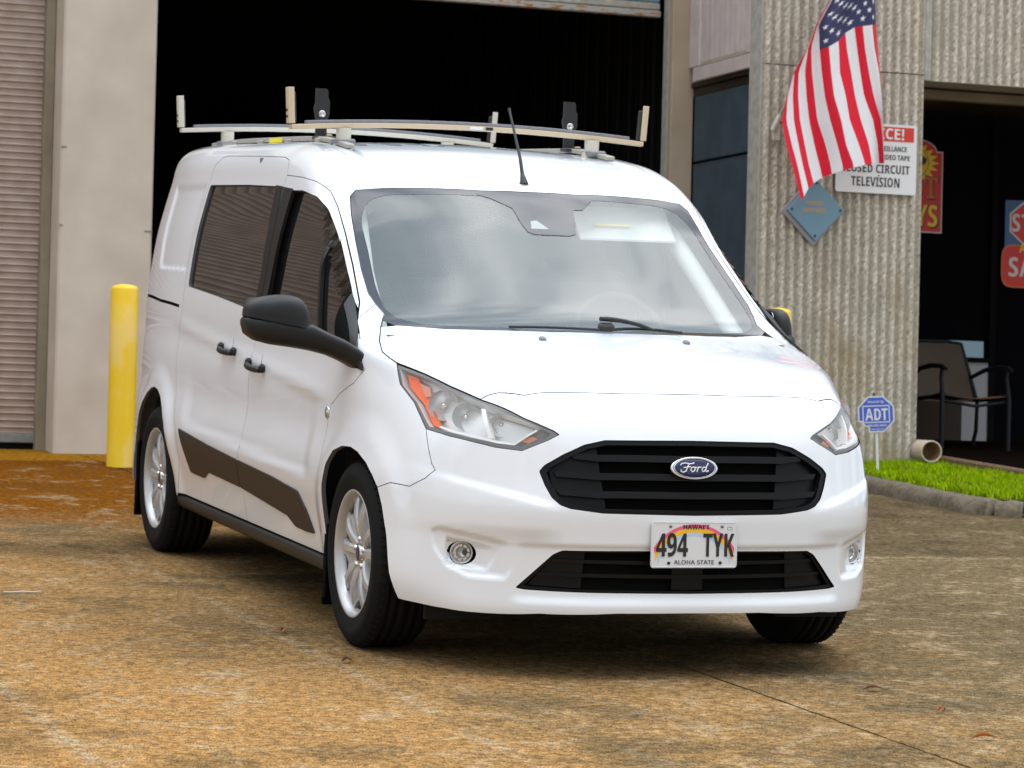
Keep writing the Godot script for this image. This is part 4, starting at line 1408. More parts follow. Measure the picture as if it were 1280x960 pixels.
func underbody():
	var st := st_new()
	box(st, Vector3(0, 0.27, -1.55), Vector3(1.56, 0.10, 2.2), Basis.IDENTITY, 0.01)
	box(st, Vector3(0, 0.30, -3.3), Vector3(1.0, 0.12, 0.9), Basis.IDENTITY, 0.01)
	box(st, Vector3(0, 0.245, 0.30), Vector3(1.02, 0.08, 0.86), Basis.IDENTITY, 0.01)
	box(st, Vector3(0, 0.232, 0.60), Vector3(1.06, 0.02, 0.30), Basis.IDENTITY, 0.005)
	box(st, Vector3(0, 0.30, -3.062), Vector3(1.45, 0.07, 0.09), Basis.IDENTITY, 0.01)
	# air deflectors hanging ahead of the front wheels
	for s in [-1, 1]:
		box(st, Vector3(0.64 * s, 0.185, 0.42), Vector3(0.24, 0.075, 0.012), Basis.IDENTITY, 0.003)
	put("underbody", done(st), M.dark_under, van)
	var sp := st_new()
	# firewall and wheel-house walls that close the body off below the cabin
	box(sp, Vector3(0, 0.66, 0.02), Vector3(1.04, 0.68, 0.03), Basis.IDENTITY, 0.0)
	box(sp, Vector3(0, 0.62, 0.62), Vector3(1.0, 0.60, 0.02), Basis.IDENTITY, 0.0)
	for s in [-1, 1]:
		box(sp, Vector3(0.515 * s, 0.62, 0.32), Vector3(0.012, 0.6, 0.60), Basis.IDENTITY, 0.0)
		box(sp, Vector3(0.70 * s, 0.55, -1.6), Vector3(0.012, 0.50, 2.1), Basis.IDENTITY, 0.0)
	put("inner_walls", done(sp), M.dark_under, van)

func cabin():
	var st := st_new()
	# dashboard: a long rounded shelf under the glass
	st.set_smooth_group(0)
	var prev := []
	for i in 21:
		var x := lerpf(-0.76, 0.76, i / 20.0)
		var back := 0.13 * x * x
		var cur := [Vector3(x, 1.075, -0.02 - back), Vector3(x, 1.09, -0.22 - back), Vector3(x, 1.085, -0.48 - back * 0.3), Vector3(x, 1.05, -0.58), Vector3(x, 0.9, -0.62), Vector3(x, 0.55, -0.55)]
		if prev.size():
			for k in 5: quad(st, prev[k], prev[k + 1], cur[k + 1], cur[k])
		prev = cur
	var dash := put("dashboard", done(st), M.cabin_grey, van)
	var sw := st_new()
	var ring := []
	for i in 33:
		var a := TAU * i / 32.0
		ring.append(Vector3(0.38, 1.06, -0.78) + Basis(Vector3.RIGHT, -0.45) * Vector3(cos(a) * 0.185, sin(a) * 0.185, 0))
	tube(sw, ring, 0.015, 8, false)
	put("steering_wheel", done(sw), M.cabin_dark, van)
	for x in [-0.38, 0.38]:
		var ss := st_new()
		box(ss, Vector3(x, 0.98, -1.22), Vector3(0.50, 0.68, 0.16), Basis(Vector3.RIGHT, -0.2), 0.06)
		box(ss, Vector3(x, 0.68, -0.98), Vector3(0.50, 0.16, 0.50), Basis.IDENTITY, 0.05)
		var seat := put("seat", done(ss), M.cabin_dark, van)
		var sh := st_new()
		box(sh, Vector3(x, 1.415, -1.30), Vector3(0.26, 0.20, 0.11), Basis(Vector3.RIGHT, -0.15), 0.045)
		put("headrest", done(sh), M.cabin_dark, seat)
	var sv := st_new()
	box(sv, Vector3(0.41, 1.50, -0.875), Vector3(0.40, 0.012, 0.19), Basis(Vector3.RIGHT, 0.75), 0.005)
	var visor := put("sun_visor", done(sv), M.cabin_pale, van)
	var s2 := st_new()
	box(s2, Vector3(0.36, 1.51, -0.873) + Basis(Vector3.RIGHT, 0.75) * Vector3(0, 0.008, 0.03), Vector3(0.15, 0.002, 0.007), Basis(Vector3.RIGHT, 0.75))
	put("visor_label", done(s2), M.yellow_tag, visor)
	var sm := st_new()
	box(sm, Vector3(0, 1.22, -1.95), Vector3(1.5, 1.0, 0.02), Basis.IDENTITY)
	put("bulkhead", done(sm), M.cabin_grey, van)
	var sf := st_new()
	box(sf, Vector3(0, 0.40, -1.3), Vector3(1.36, 0.02, 1.6), Basis.IDENTITY)
	put("cabin_floor", done(sf), M.cabin_dark, van)
	for s in [-1, 1]:
		var sp := st_new()
		sp.set_smooth_group(0)
		tube(sp, [Vector3(0.715 * s, 0.92, -0.16), Vector3(0.705 * s, 1.06, -0.36), Vector3(0.675 * s, 1.28, -0.68), Vector3(0.635 * s, 1.46, -0.92), Vector3(0.60 * s, 1.55, -1.12)], [0.03, 0.034, 0.035, 0.038, 0.045], 10)
		put("pillar_lining", done(sp), M.cabin_pale, van)

func roof_rack():
	var sr := st_new()
	for s in [-1, 1]:
		for seg in [[-1.37, -3.55]]:
			var pts := []
			for i in 13:
				var z := lerpf(seg[0], seg[1], i / 12.0)
				pts.append(T(0.545, z) * Vector3(s, 1, 1) + Vector3(0, 0.012 + 0.008 * sin(i / 12.0 * PI), 0))
			for i in 12:
				var a: Vector3 = pts[i]
				var c: Vector3 = pts[i + 1]
				var d := (c - a)
				var bb := Basis(Vector3.RIGHT, Vector3(0, 1, 0), Vector3(0, 0, 1))
				bb = Basis(Vector3.RIGHT, d.cross(Vector3.RIGHT).normalized() * -1.0, d.normalized() * -1.0)
				box(sr, (a + c) * 0.5, Vector3(0.035, 0.018, d.length() + 0.004), bb, 0.003)
	var rack := put("roof_rack", done(sr), M.rack_grey, van)
	for s in [-1, 1]:
		for z in [-1.75, -2.2, -2.65, -3.1]:
			var sc := st_new()
			box(sc, T(0.563, z) * Vector3(s, 1, 1) + Vector3(0, 0.004, 0), Vector3(0.03, 0.022, 0.045), Basis.IDENTITY, 0.003)
			put("rail_clip", done(sc), M.rack_grey, rack)
	var k := 0
	for z in [-1.535, -3.41]:
		var cream: Material = M.bar_cream if k == 0 else M.bar_pale
		var lift := 0.0 if k == 0 else 0.03
		var sb := st_new()
		var sp := st_new()
		var prev := Vector3.ZERO
		for i in 25:
			var x := lerpf(-0.742, 0.742, i / 24.0)
			var p := Vector3(x, 1.866 + lift - 0.030 * pow(absf(x) / 0.742, 2.0), z)
			if i > 0:
				var d := p - prev
				var bb := Basis(d.normalized(), Vector3(-d.y, d.x, 0).normalized(), Vector3(0, 0, 1))
				box(sb, (p + prev) * 0.5, Vector3(d.length() + 0.002, 0.019, 0.042), bb, 0.002)
				if absf((x + prev.x) * 0.5) < 0.70:
					box(sp, (p + prev) * 0.5 + bb.y * 0.0165, Vector3(d.length() + 0.002, 0.013, 0.034), bb, 0.002)
			prev = p
		var bar := put("crossbar", done(sb), cream, rack)
		put("bar_pad", done(sp), M.bar_pad, bar)
		for s in [-1, 1]:
			var su := st_new()
			var tilt := Basis(Vector3.BACK, -0.06 * s)
			var base := Vector3(0.748 * s, 1.842 + lift, z)
			box(su, base + tilt * Vector3(0, 0.078, 0), Vector3(0.012, 0.142, 0.040), tilt, 0.002)
			box(su, base + tilt * Vector3(-0.012 * s, 0.078, 0.017), Vector3(0.014, 0.142, 0.006), tilt, 0.001)
			var stop := put("end_stop", done(su), cream, rack)
			var sq := st_new()
			box(sq, base + tilt * Vector3(-0.020 * s, 0.070, -0.002), Vector3(0.014, 0.118, 0.030), tilt, 0.003)
			put("stop_pad", done(sq), M.ink, stop)
			var sbolt := st_new()
			for y in [0.035, 0.06]:
				lathe(sbolt, [Vector2(0.006, 0.0), Vector2(0.005, 0.004), Vector2(0.0, 0.005)], 10, Basis(Vector3(0, 0, -s), Vector3(s, 0, 0), Vector3(0, 1, 0)), base + tilt * Vector3(0.006 * s, y, 0))
			put("stop_bolts", done(sbolt), M.ink, stop)
			# foot under the bar
			var foot := T(0.525, z) * Vector3(s, 1, 1)
			var barh := 1.866 + lift - 0.030 * pow(0.525 / 0.742, 2.0) - 0.009
			var sf := st_new()
			lathe(sf, [Vector2(0.030, barh - foot.y), Vector2(0.029, 0.030), Vector2(0.032, 0.022), Vector2(0.038, 0.020), Vector2(0.040, 0.0)], 20, Basis.IDENTITY, foot)
			var fo := put("foot", done(sf), M.bar_pale, rack)
			var sk := st_new()
			box(sk, foot + Vector3(0.004 * s, 0.016, 0.010), Vector3(0.075, 0.022, 0.10), Basis.IDENTITY, 0.006)
			put("foot_pad", done(sk), M.bar_pad, fo)
		k += 1
	# black ladder clamps with a bright bolt, just behind the front bar
	for s in [-1, 1]:
		var sl := st_new()
		var o := T(0.535, -1.84) * Vector3(s, 1, 1) + Vector3(0, 0.02, 0)
		var outline := PackedVector2Array([Vector2(-0.022, 0), Vector2(0.024, 0), Vector2(0.024, 0.07), Vector2(0.034, 0.10), Vector2(0.034, 0.15), Vector2(0.026, 0.165), Vector2(0.026, 0.19), Vector2(0.020, 0.20), Vector2(-0.022, 0.20), Vector2(-0.026, 0.195), Vector2(-0.026, 0.14), Vector2(-0.032, 0.12), Vector2(-0.022, 0.07)])
		extrude(sl, outline, 0.012, Basis.IDENTITY, o)
		box(sl, o + Vector3(0.01, 0.0, 0.03), Vector3(0.085, 0.014, 0.07), Basis.IDENTITY, 0.003)
		var cl := put("ladder_clamp", done(sl), M.ink, rack)
		var sn := st_new()
		lathe(sn, [Vector2(0.015, 0.0), Vector2(0.014, 0.005), Vector2(0.008, 0.008), Vector2(0.006, 0.004), Vector2(0.0, 0.004)], 16, Basis(Vector3.RIGHT, Vector3.BACK, Vector3.DOWN), o + Vector3(0.002, 0.098, 0.012))
		put("clamp_bolt", done(sn), M.satin_silver, cl)
		var sg := st_new()
		box(sg, o + Vector3(0.022, 0.010, 0.052), Vector3(0.026, 0.010, 0.022), Basis.IDENTITY, 0.003)
		put("clamp_latch", done(sg), M.screw, cl)
	var sy := st_new()
	box(sy, T(0.545, -2.42) * Vector3(-1, 1, 1) + Vector3(-0.019, 0.016, 0), Vector3(0.003, 0.020, 0.20), Basis.IDENTITY)
	put("yellow_label", done(sy), M.yellow_tag, rack)
	var sw := st_new()
	box(sw, Vector3(0.02, 1.866, -1.512), Vector3(0.055, 0.012, 0.002), Basis.IDENTITY)
	put("white_label", done(sw), M.white_tag, rack)
	var sx := st_new()
	box(sx, Vector3(0.075, 1.866, -1.512), Vector3(0.030, 0.012, 0.002), Basis.IDENTITY)
	put("black_label", done(sx), M.ink, rack)

func antenna():
	var st := st_new()
	var p := T(0.0, -0.87)
	tube(st, [p + Vector3(0, -0.004, 0), p + Vector3(0, 0.010, -0.004), p + Vector3(0, 0.035, -0.022)], [0.019, 0.014, 0.008], 14)
	tube(st, [p + Vector3(0, 0.03, -0.019), Vector3(0, p.y + 0.10, -0.925), Vector3(0, 1.905, -1.053), Vector3(0, 1.93, -1.071)], [0.008, 0.006, 0.0045, 0.006], 10)
	put("antenna", done(st), M.ink, van)

# ------------------------------------------------------------------ ground
func apron_texture() -> ImageTexture:
	# worn concrete, x -3.2..5.4, z -9.5..3.2 : red dirt to the left and towards the building, grey-brown to the right
	var w := 1152
	var h := 1536
	var im := Image.create(w, h, false, Image.FORMAT_RGB8)
	var a := FastNoiseLite.new(); a.seed = 3; a.frequency = 0.6; a.fractal_octaves = 4
	var b := FastNoiseLite.new(); b.seed = 8; b.frequency = 2.4; b.fractal_octaves = 5
	var c := FastNoiseLite.new(); c.seed = 15; c.frequency = 9.0; c.fractal_octaves = 4
	var r := FastNoiseLite.new(); r.seed = 27; r.frequency = 1.5; r.fractal_octaves = 4; r.fractal_type = FastNoiseLite.FRACTAL_RIDGED
	var grey := Color(0.265, 0.195, 0.105)
	var tan_ := Color(0.55, 0.305, 0.115)
	var iron := Color(0.27, 0.090, 0.003)
	var pale := Color(0.62, 0.475, 0.30)
	var wet := Color(0.080, 0.058, 0.034)
	for j in h:
		var z := lerpf(-9.5, 3.2, (j + 0.5) / h)
		var back := smoothstep(-2.6, -3.1, z)
		for i in w:
			var x := lerpf(-3.2, 5.4, (i + 0.5) / w)
			var n1 := a.get_noise_2d(x, z)
			var n2 := b.get_noise_2d(x, z)
			var n3 := c.get_noise_2d(x * 1.2, z * 1.2)
			var rg := r.get_noise_2d(x * 1.0, z * 1.2)
			var rust := clampf(0.46 - 0.30 * (x + 0.2) + 0.05 * z + 0.55 * n1 + 0.35 * n2 + 0.25 * n3, 0.0, 1.0)
			var col := grey.lerp(tan_, rust)
			var deep := clampf((-z - 3.3) * 0.55 + 0.5 * n1 + 0.45 * n2 + 0.2 * n3, 0.0, 1.0) * clampf((2.4 - x) * 0.7, 0.0, 1.0)
			col = col.lerp(iron, deep * 0.92)
			# dust worn pale, in crisp-edged patches and along ridged traces
			var worn := smoothstep(0.10, 0.34, n2 * 0.8 + n3 * 0.45 + 0.30 * n1 - 0.12) * 0.42
			worn += smoothstep(0.50, 0.80, rg) * 0.30 * (1.0 - deep)
			# pale traces along the old form joints
			for q in [-1.06, -2.235]:
				var off := absf(x - q - 0.012 * n2)
				if off < 0.12: worn += 0.55 * exp(-pow(off / 0.028, 2.0)) * smoothstep(-0.25, 0.25, n2 + n3 * 0.7 + 0.12) * (1.0 - back)
			if z < -2.55 and z > -3.0 and x > 1.2: worn += 0.5 * exp(-pow((z + 2.80 - 0.03 * n2 - 0.06 * (x - 2.5)) / 0.05, 2.0)) * smoothstep(-0.2, 0.2, n3 + n2)
			col = col.lerp(pale, clampf(worn, 0.0, 0.75))
			# damp and oily dark areas: beside the front wheel, a band behind, and the strip by the kerb
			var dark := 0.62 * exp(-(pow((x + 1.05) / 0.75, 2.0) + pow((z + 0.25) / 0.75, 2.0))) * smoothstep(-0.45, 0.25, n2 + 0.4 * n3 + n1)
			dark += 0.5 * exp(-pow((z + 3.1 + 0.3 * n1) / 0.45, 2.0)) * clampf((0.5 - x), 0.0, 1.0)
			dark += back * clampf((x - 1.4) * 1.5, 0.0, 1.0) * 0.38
			dark += smoothstep(0.20, 0.42, -n1 * 0.8 - n2 * 0.6 - n3 * 0.15) * 0.26
			dark += smoothstep(0.28, 0.5, -n3) * 0.12
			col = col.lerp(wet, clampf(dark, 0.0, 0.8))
			if z < -8.05 and x < 0.55: col = col.lerp(Color(0.50, 0.235, 0.02), 0.85 * smoothstep(-8.05, -8.15, z + 0.05 * n2))
			im.set_pixel(i, j, col.linear_to_srgb())
	return ImageTexture.create_from_image(im)

func speckle_texture() -> ImageTexture:
	var n := 1024
	var im := Image.create(n, n, false, Image.FORMAT_RGB8)
	var rng := RandomNumberGenerator.new()
	rng.seed = 77
	var f := FastNoiseLite.new(); f.seed = 5; f.frequency = 0.05; f.fractal_octaves = 4
	for j in n:
		for i in n:
			var v := 0.86 + 0.30 * f.get_noise_2d(i, j)
			var r := rng.randf()
			if r < 0.17: v *= 0.30
			elif r < 0.30: v *= 1.30
			else: v *= rng.randf_range(0.8, 1.05)
			v = clampf(v, 0.0, 1.0)
			im.set_pixel(i, j, Color(v, v, v))
	return ImageTexture.create_from_image(im)

func joint_x(z: float) -> float:
	return 0.108 + 0.0175 * z

func build_ground():
	var m := mat("apron_concrete", Color.WHITE, 0.97, 0.0, 0.08)
	m.albedo_texture = apron_texture()
	m.texture_repeat = true
	m.detail_enabled = true
	m.detail_albedo = speckle_texture()
	m.detail_blend_mode = BaseMaterial3D.BLEND_MODE_MUL
	m.detail_uv_layer = BaseMaterial3D.DETAIL_UV_2
	var bump := noise_tex(91, 0.06, Color.BLACK, Color.WHITE, 512, 4, true)
	m.normal_enabled = true
	m.normal_texture = bump
	m.normal_scale = 0.0
	m.normal_enabled = false
	# the open ground all round, to the horizon
	var far := grainy("far_ground", Color(0.15, 0.11, 0.065), Color(0.33, 0.25, 0.15), 0.97, 0.02, 0.2, 4)
	var st := st_new()
	st.set_smooth_group(0)
	var xs := [-300.0, -40.0, -6.0, -3.0, 5.4, 40.0, 300.0]
	var zs := [-300.0, -40.0, -9.2, -4.0, 3.0, 14.0, 40.0, 300.0]
	for i in xs.size() - 1:
		for j in zs.size() - 1:
			var q := []
			for e in [[0, 0], [1, 0], [1, 1], [0, 1]]:
				var x: float = xs[i + e[0]]
				var z: float = zs[j + e[1]]
				q.append(Vector3(x, ground_y(x, z) - 0.020, z))
			quad(st, q[0], q[1], q[2], q[3])
	tag(put("ground", done(st), far), "level ground beyond the concrete apron", "", "", "structure")
	# two slabs with an open joint between them
	var rng := RandomNumberGenerator.new()
	rng.seed = 12
	var apron := Node3D.new()
	apron.name = "apron"
	add_child(apron)
	tag(apron, "sloping concrete apron stained with red dirt", "", "", "structure")
	var jit := []
	for k in 271:
		jit.append([rng.randf_range(-0.0035, 0.0035), rng.randf_range(-0.0035, 0.0035)])
	for side in [-1, 1]:
		var v := PackedVector3Array()
		var nn := PackedVector3Array()
		var uv := PackedVector2Array()
		var uv2 := PackedVector2Array()
		var cols := [0.0, 0.05, 0.3, 1.0, 2.5, 5.4]
		var rows := 270
		for r in rows:
			for cc in cols.size() - 1:
				var p := []
				for e in [[0, 0], [1, 0], [1, 1], [0, 1]]:
					var z: float = lerpf(-9.5, 3.2, float(r + e[1]) / rows)
					var off: float = cols[cc + e[0]]
					var x: float = joint_x(z) + side * (off + 0.0065)
					if off == 0.0: x += jit[r + e[1]][0 if side < 0 else 1]
					x = clampf(x, -3.2, 5.4)
					p.append(Vector3(x, ground_y(x, z), z))
				var order := [0, 1, 2, 0, 2, 3] if side > 0 else [0, 2, 1, 0, 3, 2]
				for k in order:
					var w: Vector3 = p[k]
					v.append(w); nn.append(VAN_UP.normalized())
					uv.append(Vector2((w.x + 3.2) / 8.6, (w.z + 9.5) / 12.7))
					uv2.append(Vector2(w.x, w.z) * 0.42)
			# the slab's edge face in the joint
			var z0 := lerpf(-9.5, 3.2, float(r) / rows)
			var z1 := lerpf(-9.5, 3.2, float(r + 1) / rows)
			var a := Vector3(joint_x(z0) + side * 0.0065 + jit[r][0 if side < 0 else 1], 0, z0)
			var b := Vector3(joint_x(z1) + side * 0.0065 + jit[r + 1][0 if side < 0 else 1], 0, z1)
			a.y = ground_y(a.x, a.z); b.y = ground_y(b.x, b.z)
			for w in [a, b, b + Vector3.DOWN * 0.018, a, b + Vector3.DOWN * 0.018, a + Vector3.DOWN * 0.018]:
				v.append(w); nn.append(Vector3(-side, 0, 0)); uv.append(Vector2((w.x + 3.2) / 8.6, (w.z + 9.5) / 12.7)); uv2.append(Vector2(w.y, w.z) * 0.42)
		var arr := []
		arr.resize(Mesh.ARRAY_MAX)
		arr[Mesh.ARRAY_VERTEX] = v
		arr[Mesh.ARRAY_NORMAL] = nn
		arr[Mesh.ARRAY_TEX_UV] = uv
		arr[Mesh.ARRAY_TEX_UV2] = uv2
		var mesh := ArrayMesh.new()
		mesh.add_surface_from_arrays(Mesh.PRIMITIVE_TRIANGLES, arr)
		put("concrete_slab", mesh, m, apron)
	var sj := st_new()
	for r in 27:
		var z0 := lerpf(-9.5, 3.2, r / 27.0)
		var z1 := lerpf(-9.5, 3.2, (r + 1) / 27.0)
		quad(sj, Vector3(joint_x(z0) - 0.03, ground_y(0.1, z0) - 0.015, z0), Vector3(joint_x(z0) + 0.03, ground_y(0.1, z0) - 0.015, z0), Vector3(joint_x(z1) + 0.03, ground_y(0.1, z1) - 0.015, z1), Vector3(joint_x(z1) - 0.03, ground_y(0.1, z1) - 0.015, z1))
	put("joint_filler", done(sj), M.joint_dark, apron)

# ------------------------------------------------------------------ building
func slab(called: String, parent: Node, m: Material, lo: Vector3, hi: Vector3, ch := 0.0) -> MeshInstance3D:
	var st := st_new()
	box(st, Vector3.ZERO, hi - lo, Basis.IDENTITY, ch)
	return put(called, done(st), m, parent, (lo + hi) * 0.5)

const WZ := -8.67     # the warehouse front
const BZ := -7.5      # the office front

func fluted(x0: float, x1: float, y0: float, y1: float, z: float, seed: int, pitch := 0.066) -> ArrayMesh:
	# broken-rib concrete: ribs split along their crests, valleys coloured darker than the crests
	var nz := FastNoiseLite.new(); nz.seed = seed; nz.frequency = 40.0; nz.fractal_octaves = 3
	var big := FastNoiseLite.new(); big.seed = seed + 1; big.frequency = 2.2; big.fractal_octaves = 4
	var speck := FastNoiseLite.new(); speck.seed = seed + 2; speck.frequency = 55.0; speck.fractal_octaves = 2
	var per := 8
	var cols := int(ceil((x1 - x0) / pitch * per))
	var rows := int(ceil((y1 - y0) / 0.014))
	var P := []
	var K := []
	for j in rows + 1:
		var y := lerpf(y0, y1, float(j) / rows)
		for i in cols + 1:
			var x := lerpf(x0, x1, float(i) / cols)
			var t := fposmod((x - x0) / pitch, 1.0)
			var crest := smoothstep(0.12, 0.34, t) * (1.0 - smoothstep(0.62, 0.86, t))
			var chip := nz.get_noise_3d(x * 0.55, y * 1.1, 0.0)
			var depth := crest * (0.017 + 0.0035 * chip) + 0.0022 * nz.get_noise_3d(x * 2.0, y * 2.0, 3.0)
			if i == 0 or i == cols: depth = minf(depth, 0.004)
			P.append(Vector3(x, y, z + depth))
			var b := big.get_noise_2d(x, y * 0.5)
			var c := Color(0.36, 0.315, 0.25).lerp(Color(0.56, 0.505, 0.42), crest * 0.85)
			var sp := speck.get_noise_2d(x, y)
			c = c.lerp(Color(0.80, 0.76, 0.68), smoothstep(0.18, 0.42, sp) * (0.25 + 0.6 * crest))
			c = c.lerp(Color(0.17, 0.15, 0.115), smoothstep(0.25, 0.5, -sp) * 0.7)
			c = c.lerp(Color(0.30, 0.275, 0.22), clampf(big.get_noise_2d(x + 7.0, y) * 0.9, 0.0, 0.5))
			var soil := clampf((1.5 - y) * 0.42 + b * 0.7, 0.0, 0.75)
			c = c.lerp(Color(0.33, 0.22, 0.095), soil * (0.5 + 0.5 * clampf(0.5 - chip, 0.0, 1.0)))
			K.append(c)
	var st := st_new()
	st.set_smooth_group(0)
	var w := cols + 1
	for j in rows:
		for i in cols:
			for e in [[0, 0], [1, 1], [1, 0], [0, 0], [0, 1], [1, 1]]:
				var k: int = (j + e[1]) * w + i + e[0]
				st.set_color(K[k]); st.add_vertex(P[k])
	return done(st)

func build_building():
	var plaster := grainy("pilaster_concrete", Color(0.50, 0.435, 0.36), Color(0.60, 0.535, 0.455), 0.9, 0.008, 0.55, 31)
	var olive := grainy("jamb_paint", Color(0.20, 0.17, 0.12), Color(0.30, 0.26, 0.19), 0.8, 0.01, 0.6, 32)
	var tan_paint := grainy("tan_paint", Color(0.36, 0.285, 0.205), Color(0.46, 0.375, 0.28), 0.85, 0.006, 0.6, 33)
	var slat_m := grainy("shutter_paint", Color(0.37, 0.285, 0.235), Color(0.52, 0.43, 0.385), 0.6, 0.012, 0.8, 34)
	var fascia_m := grainy("fascia_paint", Color(0.46, 0.39, 0.38), Color(0.58, 0.51, 0.50), 0.8, 0.012, 0.8, 35)
	var grey_c := grainy("grey_concrete", Color(0.30, 0.29, 0.255), Color(0.48, 0.46, 0.41), 0.9, 0.02, 1.2, 36)
	var blue_door := grainy("blue_door_paint", Color(0.030, 0.050, 0.068), Color(0.046, 0.072, 0.094), 0.7, 0.01, 0.8, 37)
	var rib_m := mat("fluted_concrete", Color.WHITE, 0.95)
	rib_m.vertex_color_use_as_albedo = true
	var rusty := mat("rusty_bar", Color.WHITE, 0.55)
	rusty.albedo_texture = noise_tex(41, 0.025, Color.WHITE, Color.WHITE, 512, 5)
	var g := Gradient.new()
	g.set_color(0, Color(0.36, 0.36, 0.34).linear_to_srgb())
	g.set_color(1, Color(0.22, 0.07, 0.01).linear_to_srgb())
	g.add_point(0.58, Color(0.38, 0.38, 0.36).linear_to_srgb())
	g.add_point(0.66, Color(0.36, 0.16, 0.03).linear_to_srgb())
	(rusty.albedo_texture as NoiseTexture2D).color_ramp = g
	rusty.uv1_triplanar = true
	rusty.uv1_world_triplanar = true
	rusty.uv1_scale = Vector3(0.7, 3.0, 3.0)
	# --- the warehouse with its roller door and open bay
	var wh := thing("warehouse", "beige warehouse front with a closed roller door beside an open dark bay", "building", Vector3(0, 0, 0))
	slab("pilaster", wh, plaster, Vector3(-0.20, 0.40, WZ - 0.40), Vector3(0.395, 5.2, WZ), 0.012)
	# form-board joints in the pilaster
	for q in [[-0.20, -0.165, 2.47], [-0.20, -0.175, 1.98], [0.345, 0.395, 1.965]]:
		slab("patch_line", wh, olive, Vector3(q[0], q[2], WZ - 0.004), Vector3(q[1], q[2] + 0.009, WZ + 0.003))
	slab("jamb_left", wh, olive, Vector3(-0.262, 0.40, WZ - 0.36), Vector3(-0.2015, 5.2, WZ - 0.25), 0.004)
	slab("lintel", wh, plaster, Vector3(-6.6, 4.25, WZ - 0.25), Vector3(3.93, 6.4, WZ - 0.002))
	slab("wall", wh, plaster, Vector3(-12.0, 0.3, WZ - 0.4), Vector3(-6.6, 6.4, WZ - 0.004))
	# roller door: interlocked curved slats
	var sx := Node3D.new()
	sx.name = "roller_door"
	wh.add_child(sx)
	sx.position = Vector3(-3.43, 0, WZ - 0.33)
	sx.set_meta("label", "closed roller door of narrow beige slats")
	var ss := st_new()
	ss.set_smooth_group(0)
	var prof := [Vector2(0.0, 0.0), Vector2(0.001, 0.030), Vector2(0.004, 0.0325), Vector2(0.011, 0.0335), Vector2(0.0145, 0.0365), Vector2(0.013, 0.0405), Vector2(0.006, 0.0435), Vector2(0.0, 0.0447)]
	for i in prof.size() - 1:
		var p: Vector2 = prof[i]
		var q: Vector2 = prof[i + 1]
		quad(ss, Vector3(-3.18, p.y, p.x), Vector3(-3.18, q.y, q.x), Vector3(3.18, q.y, q.x), Vector3(3.18, p.y, p.x))
	var slat := done(ss)
	for i in 84:
		put("slat", slat, slat_m, sx, Vector3(0, 0.675 + i * 0.0447, 0))
	slab("bottom_bar", sx, grainy("galvanised", Color(0.16, 0.17, 0.165), Color(0.26, 0.27, 0.26), 0.5, 0.02, 1.0, 38), Vector3(-3.18, 0.615, -0.01), Vector3(3.18, 0.672, 0.018), 0.004)
	slab("bottom_seal", sx, M.matte_black, Vector3(-3.18, 0.57, -0.008), Vector3(3.18, 0.614, 0.006))
	# open bay
	slab("jamb_right", wh, grey_c, Vector3(3.93, 0.3, WZ - 0.16), Vector3(4.05, 6.4, WZ - 0.07), 0.004)
	slab("pillar", wh, tan_paint, Vector3(3.932, 0.3, WZ - 0.068), Vector3(4.10, 6.4, WZ), 0.004)
	var bay := Node3D.new()
	bay.name = "bay_door"
	wh.add_child(bay)
	bay.set_meta("label", "rolled-up bay door with a rust-spotted bottom rail")
	slab("bottom_rail", bay, rusty, Vector3(0.36, 3.592, WZ - 0.20), Vector3(3.90, 3.636, WZ - 0.14), 0.006)
	slab("curtain_slat", bay, grey_c, Vector3(0.36, 3.642, WZ - 0.19), Vector3(3.90, 3.690, WZ - 0.155), 0.008)
	slab("curtain_slat", bay, M.plaque_blue, Vector3(0.36, 3.694, WZ - 0.19), Vector3(3.90, 4.30, WZ - 0.16), 0.008)
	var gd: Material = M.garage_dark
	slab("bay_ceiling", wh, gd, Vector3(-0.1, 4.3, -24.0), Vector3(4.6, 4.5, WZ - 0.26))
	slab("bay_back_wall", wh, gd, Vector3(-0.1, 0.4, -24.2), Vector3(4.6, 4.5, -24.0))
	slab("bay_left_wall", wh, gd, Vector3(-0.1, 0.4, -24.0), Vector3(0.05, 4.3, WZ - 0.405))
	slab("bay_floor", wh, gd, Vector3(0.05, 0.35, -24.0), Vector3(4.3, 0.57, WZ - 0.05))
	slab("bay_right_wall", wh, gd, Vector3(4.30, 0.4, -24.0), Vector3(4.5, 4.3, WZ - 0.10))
	var sr := st_new()
	for i in 26:
		box(sr, Vector3(4.285, 2.4, -9.3 - i * 0.22), Vector3(0.035, 3.7, 0.09), Basis.IDENTITY, 0.01)
	put("wall_ribs", done(sr), M.garage_rib, wh)
	slab("door_track", wh, M.garage_rib, Vector3(4.05, 0.57, WZ - 0.42), Vector3(4.15, 3.9, WZ - 0.17))
	# --- the office standing forward of it
	var of := thing("office_block", "office block of ribbed grey concrete with a dark recessed shopfront", "building")
	# side wall: fascia with grooved boards over a recessed blue door
	slab("fascia_board", of, fascia_m, Vector3(4.052, 3.139, -8.60), Vector3(4.12, 3.235, -7.69), 0.006)
	slab("fascia_stile", of, fascia_m, Vector3(4.052, 3.238, -8.668), Vector3(4.12, 6.4, -8.50), 0.006)
	slab("fascia_stile", of, fascia_m, Vector3(4.052, 3.238, -7.745), Vector3(4.12, 6.4, -7.69), 0.006)
	for i in 9:
		slab("groove_board", of, fascia_m, Vector3(4.072, 3.238, -8.496 + i * 0.083), Vector3(4.12, 6.4, -8.496 + i * 0.083 + 0.079), 0.005)
	slab("fascia_backing", of, fascia_m, Vector3(4.122, 3.139, -8.67), Vector3(4.20, 6.4, -7.69))
	var sl := st_new()
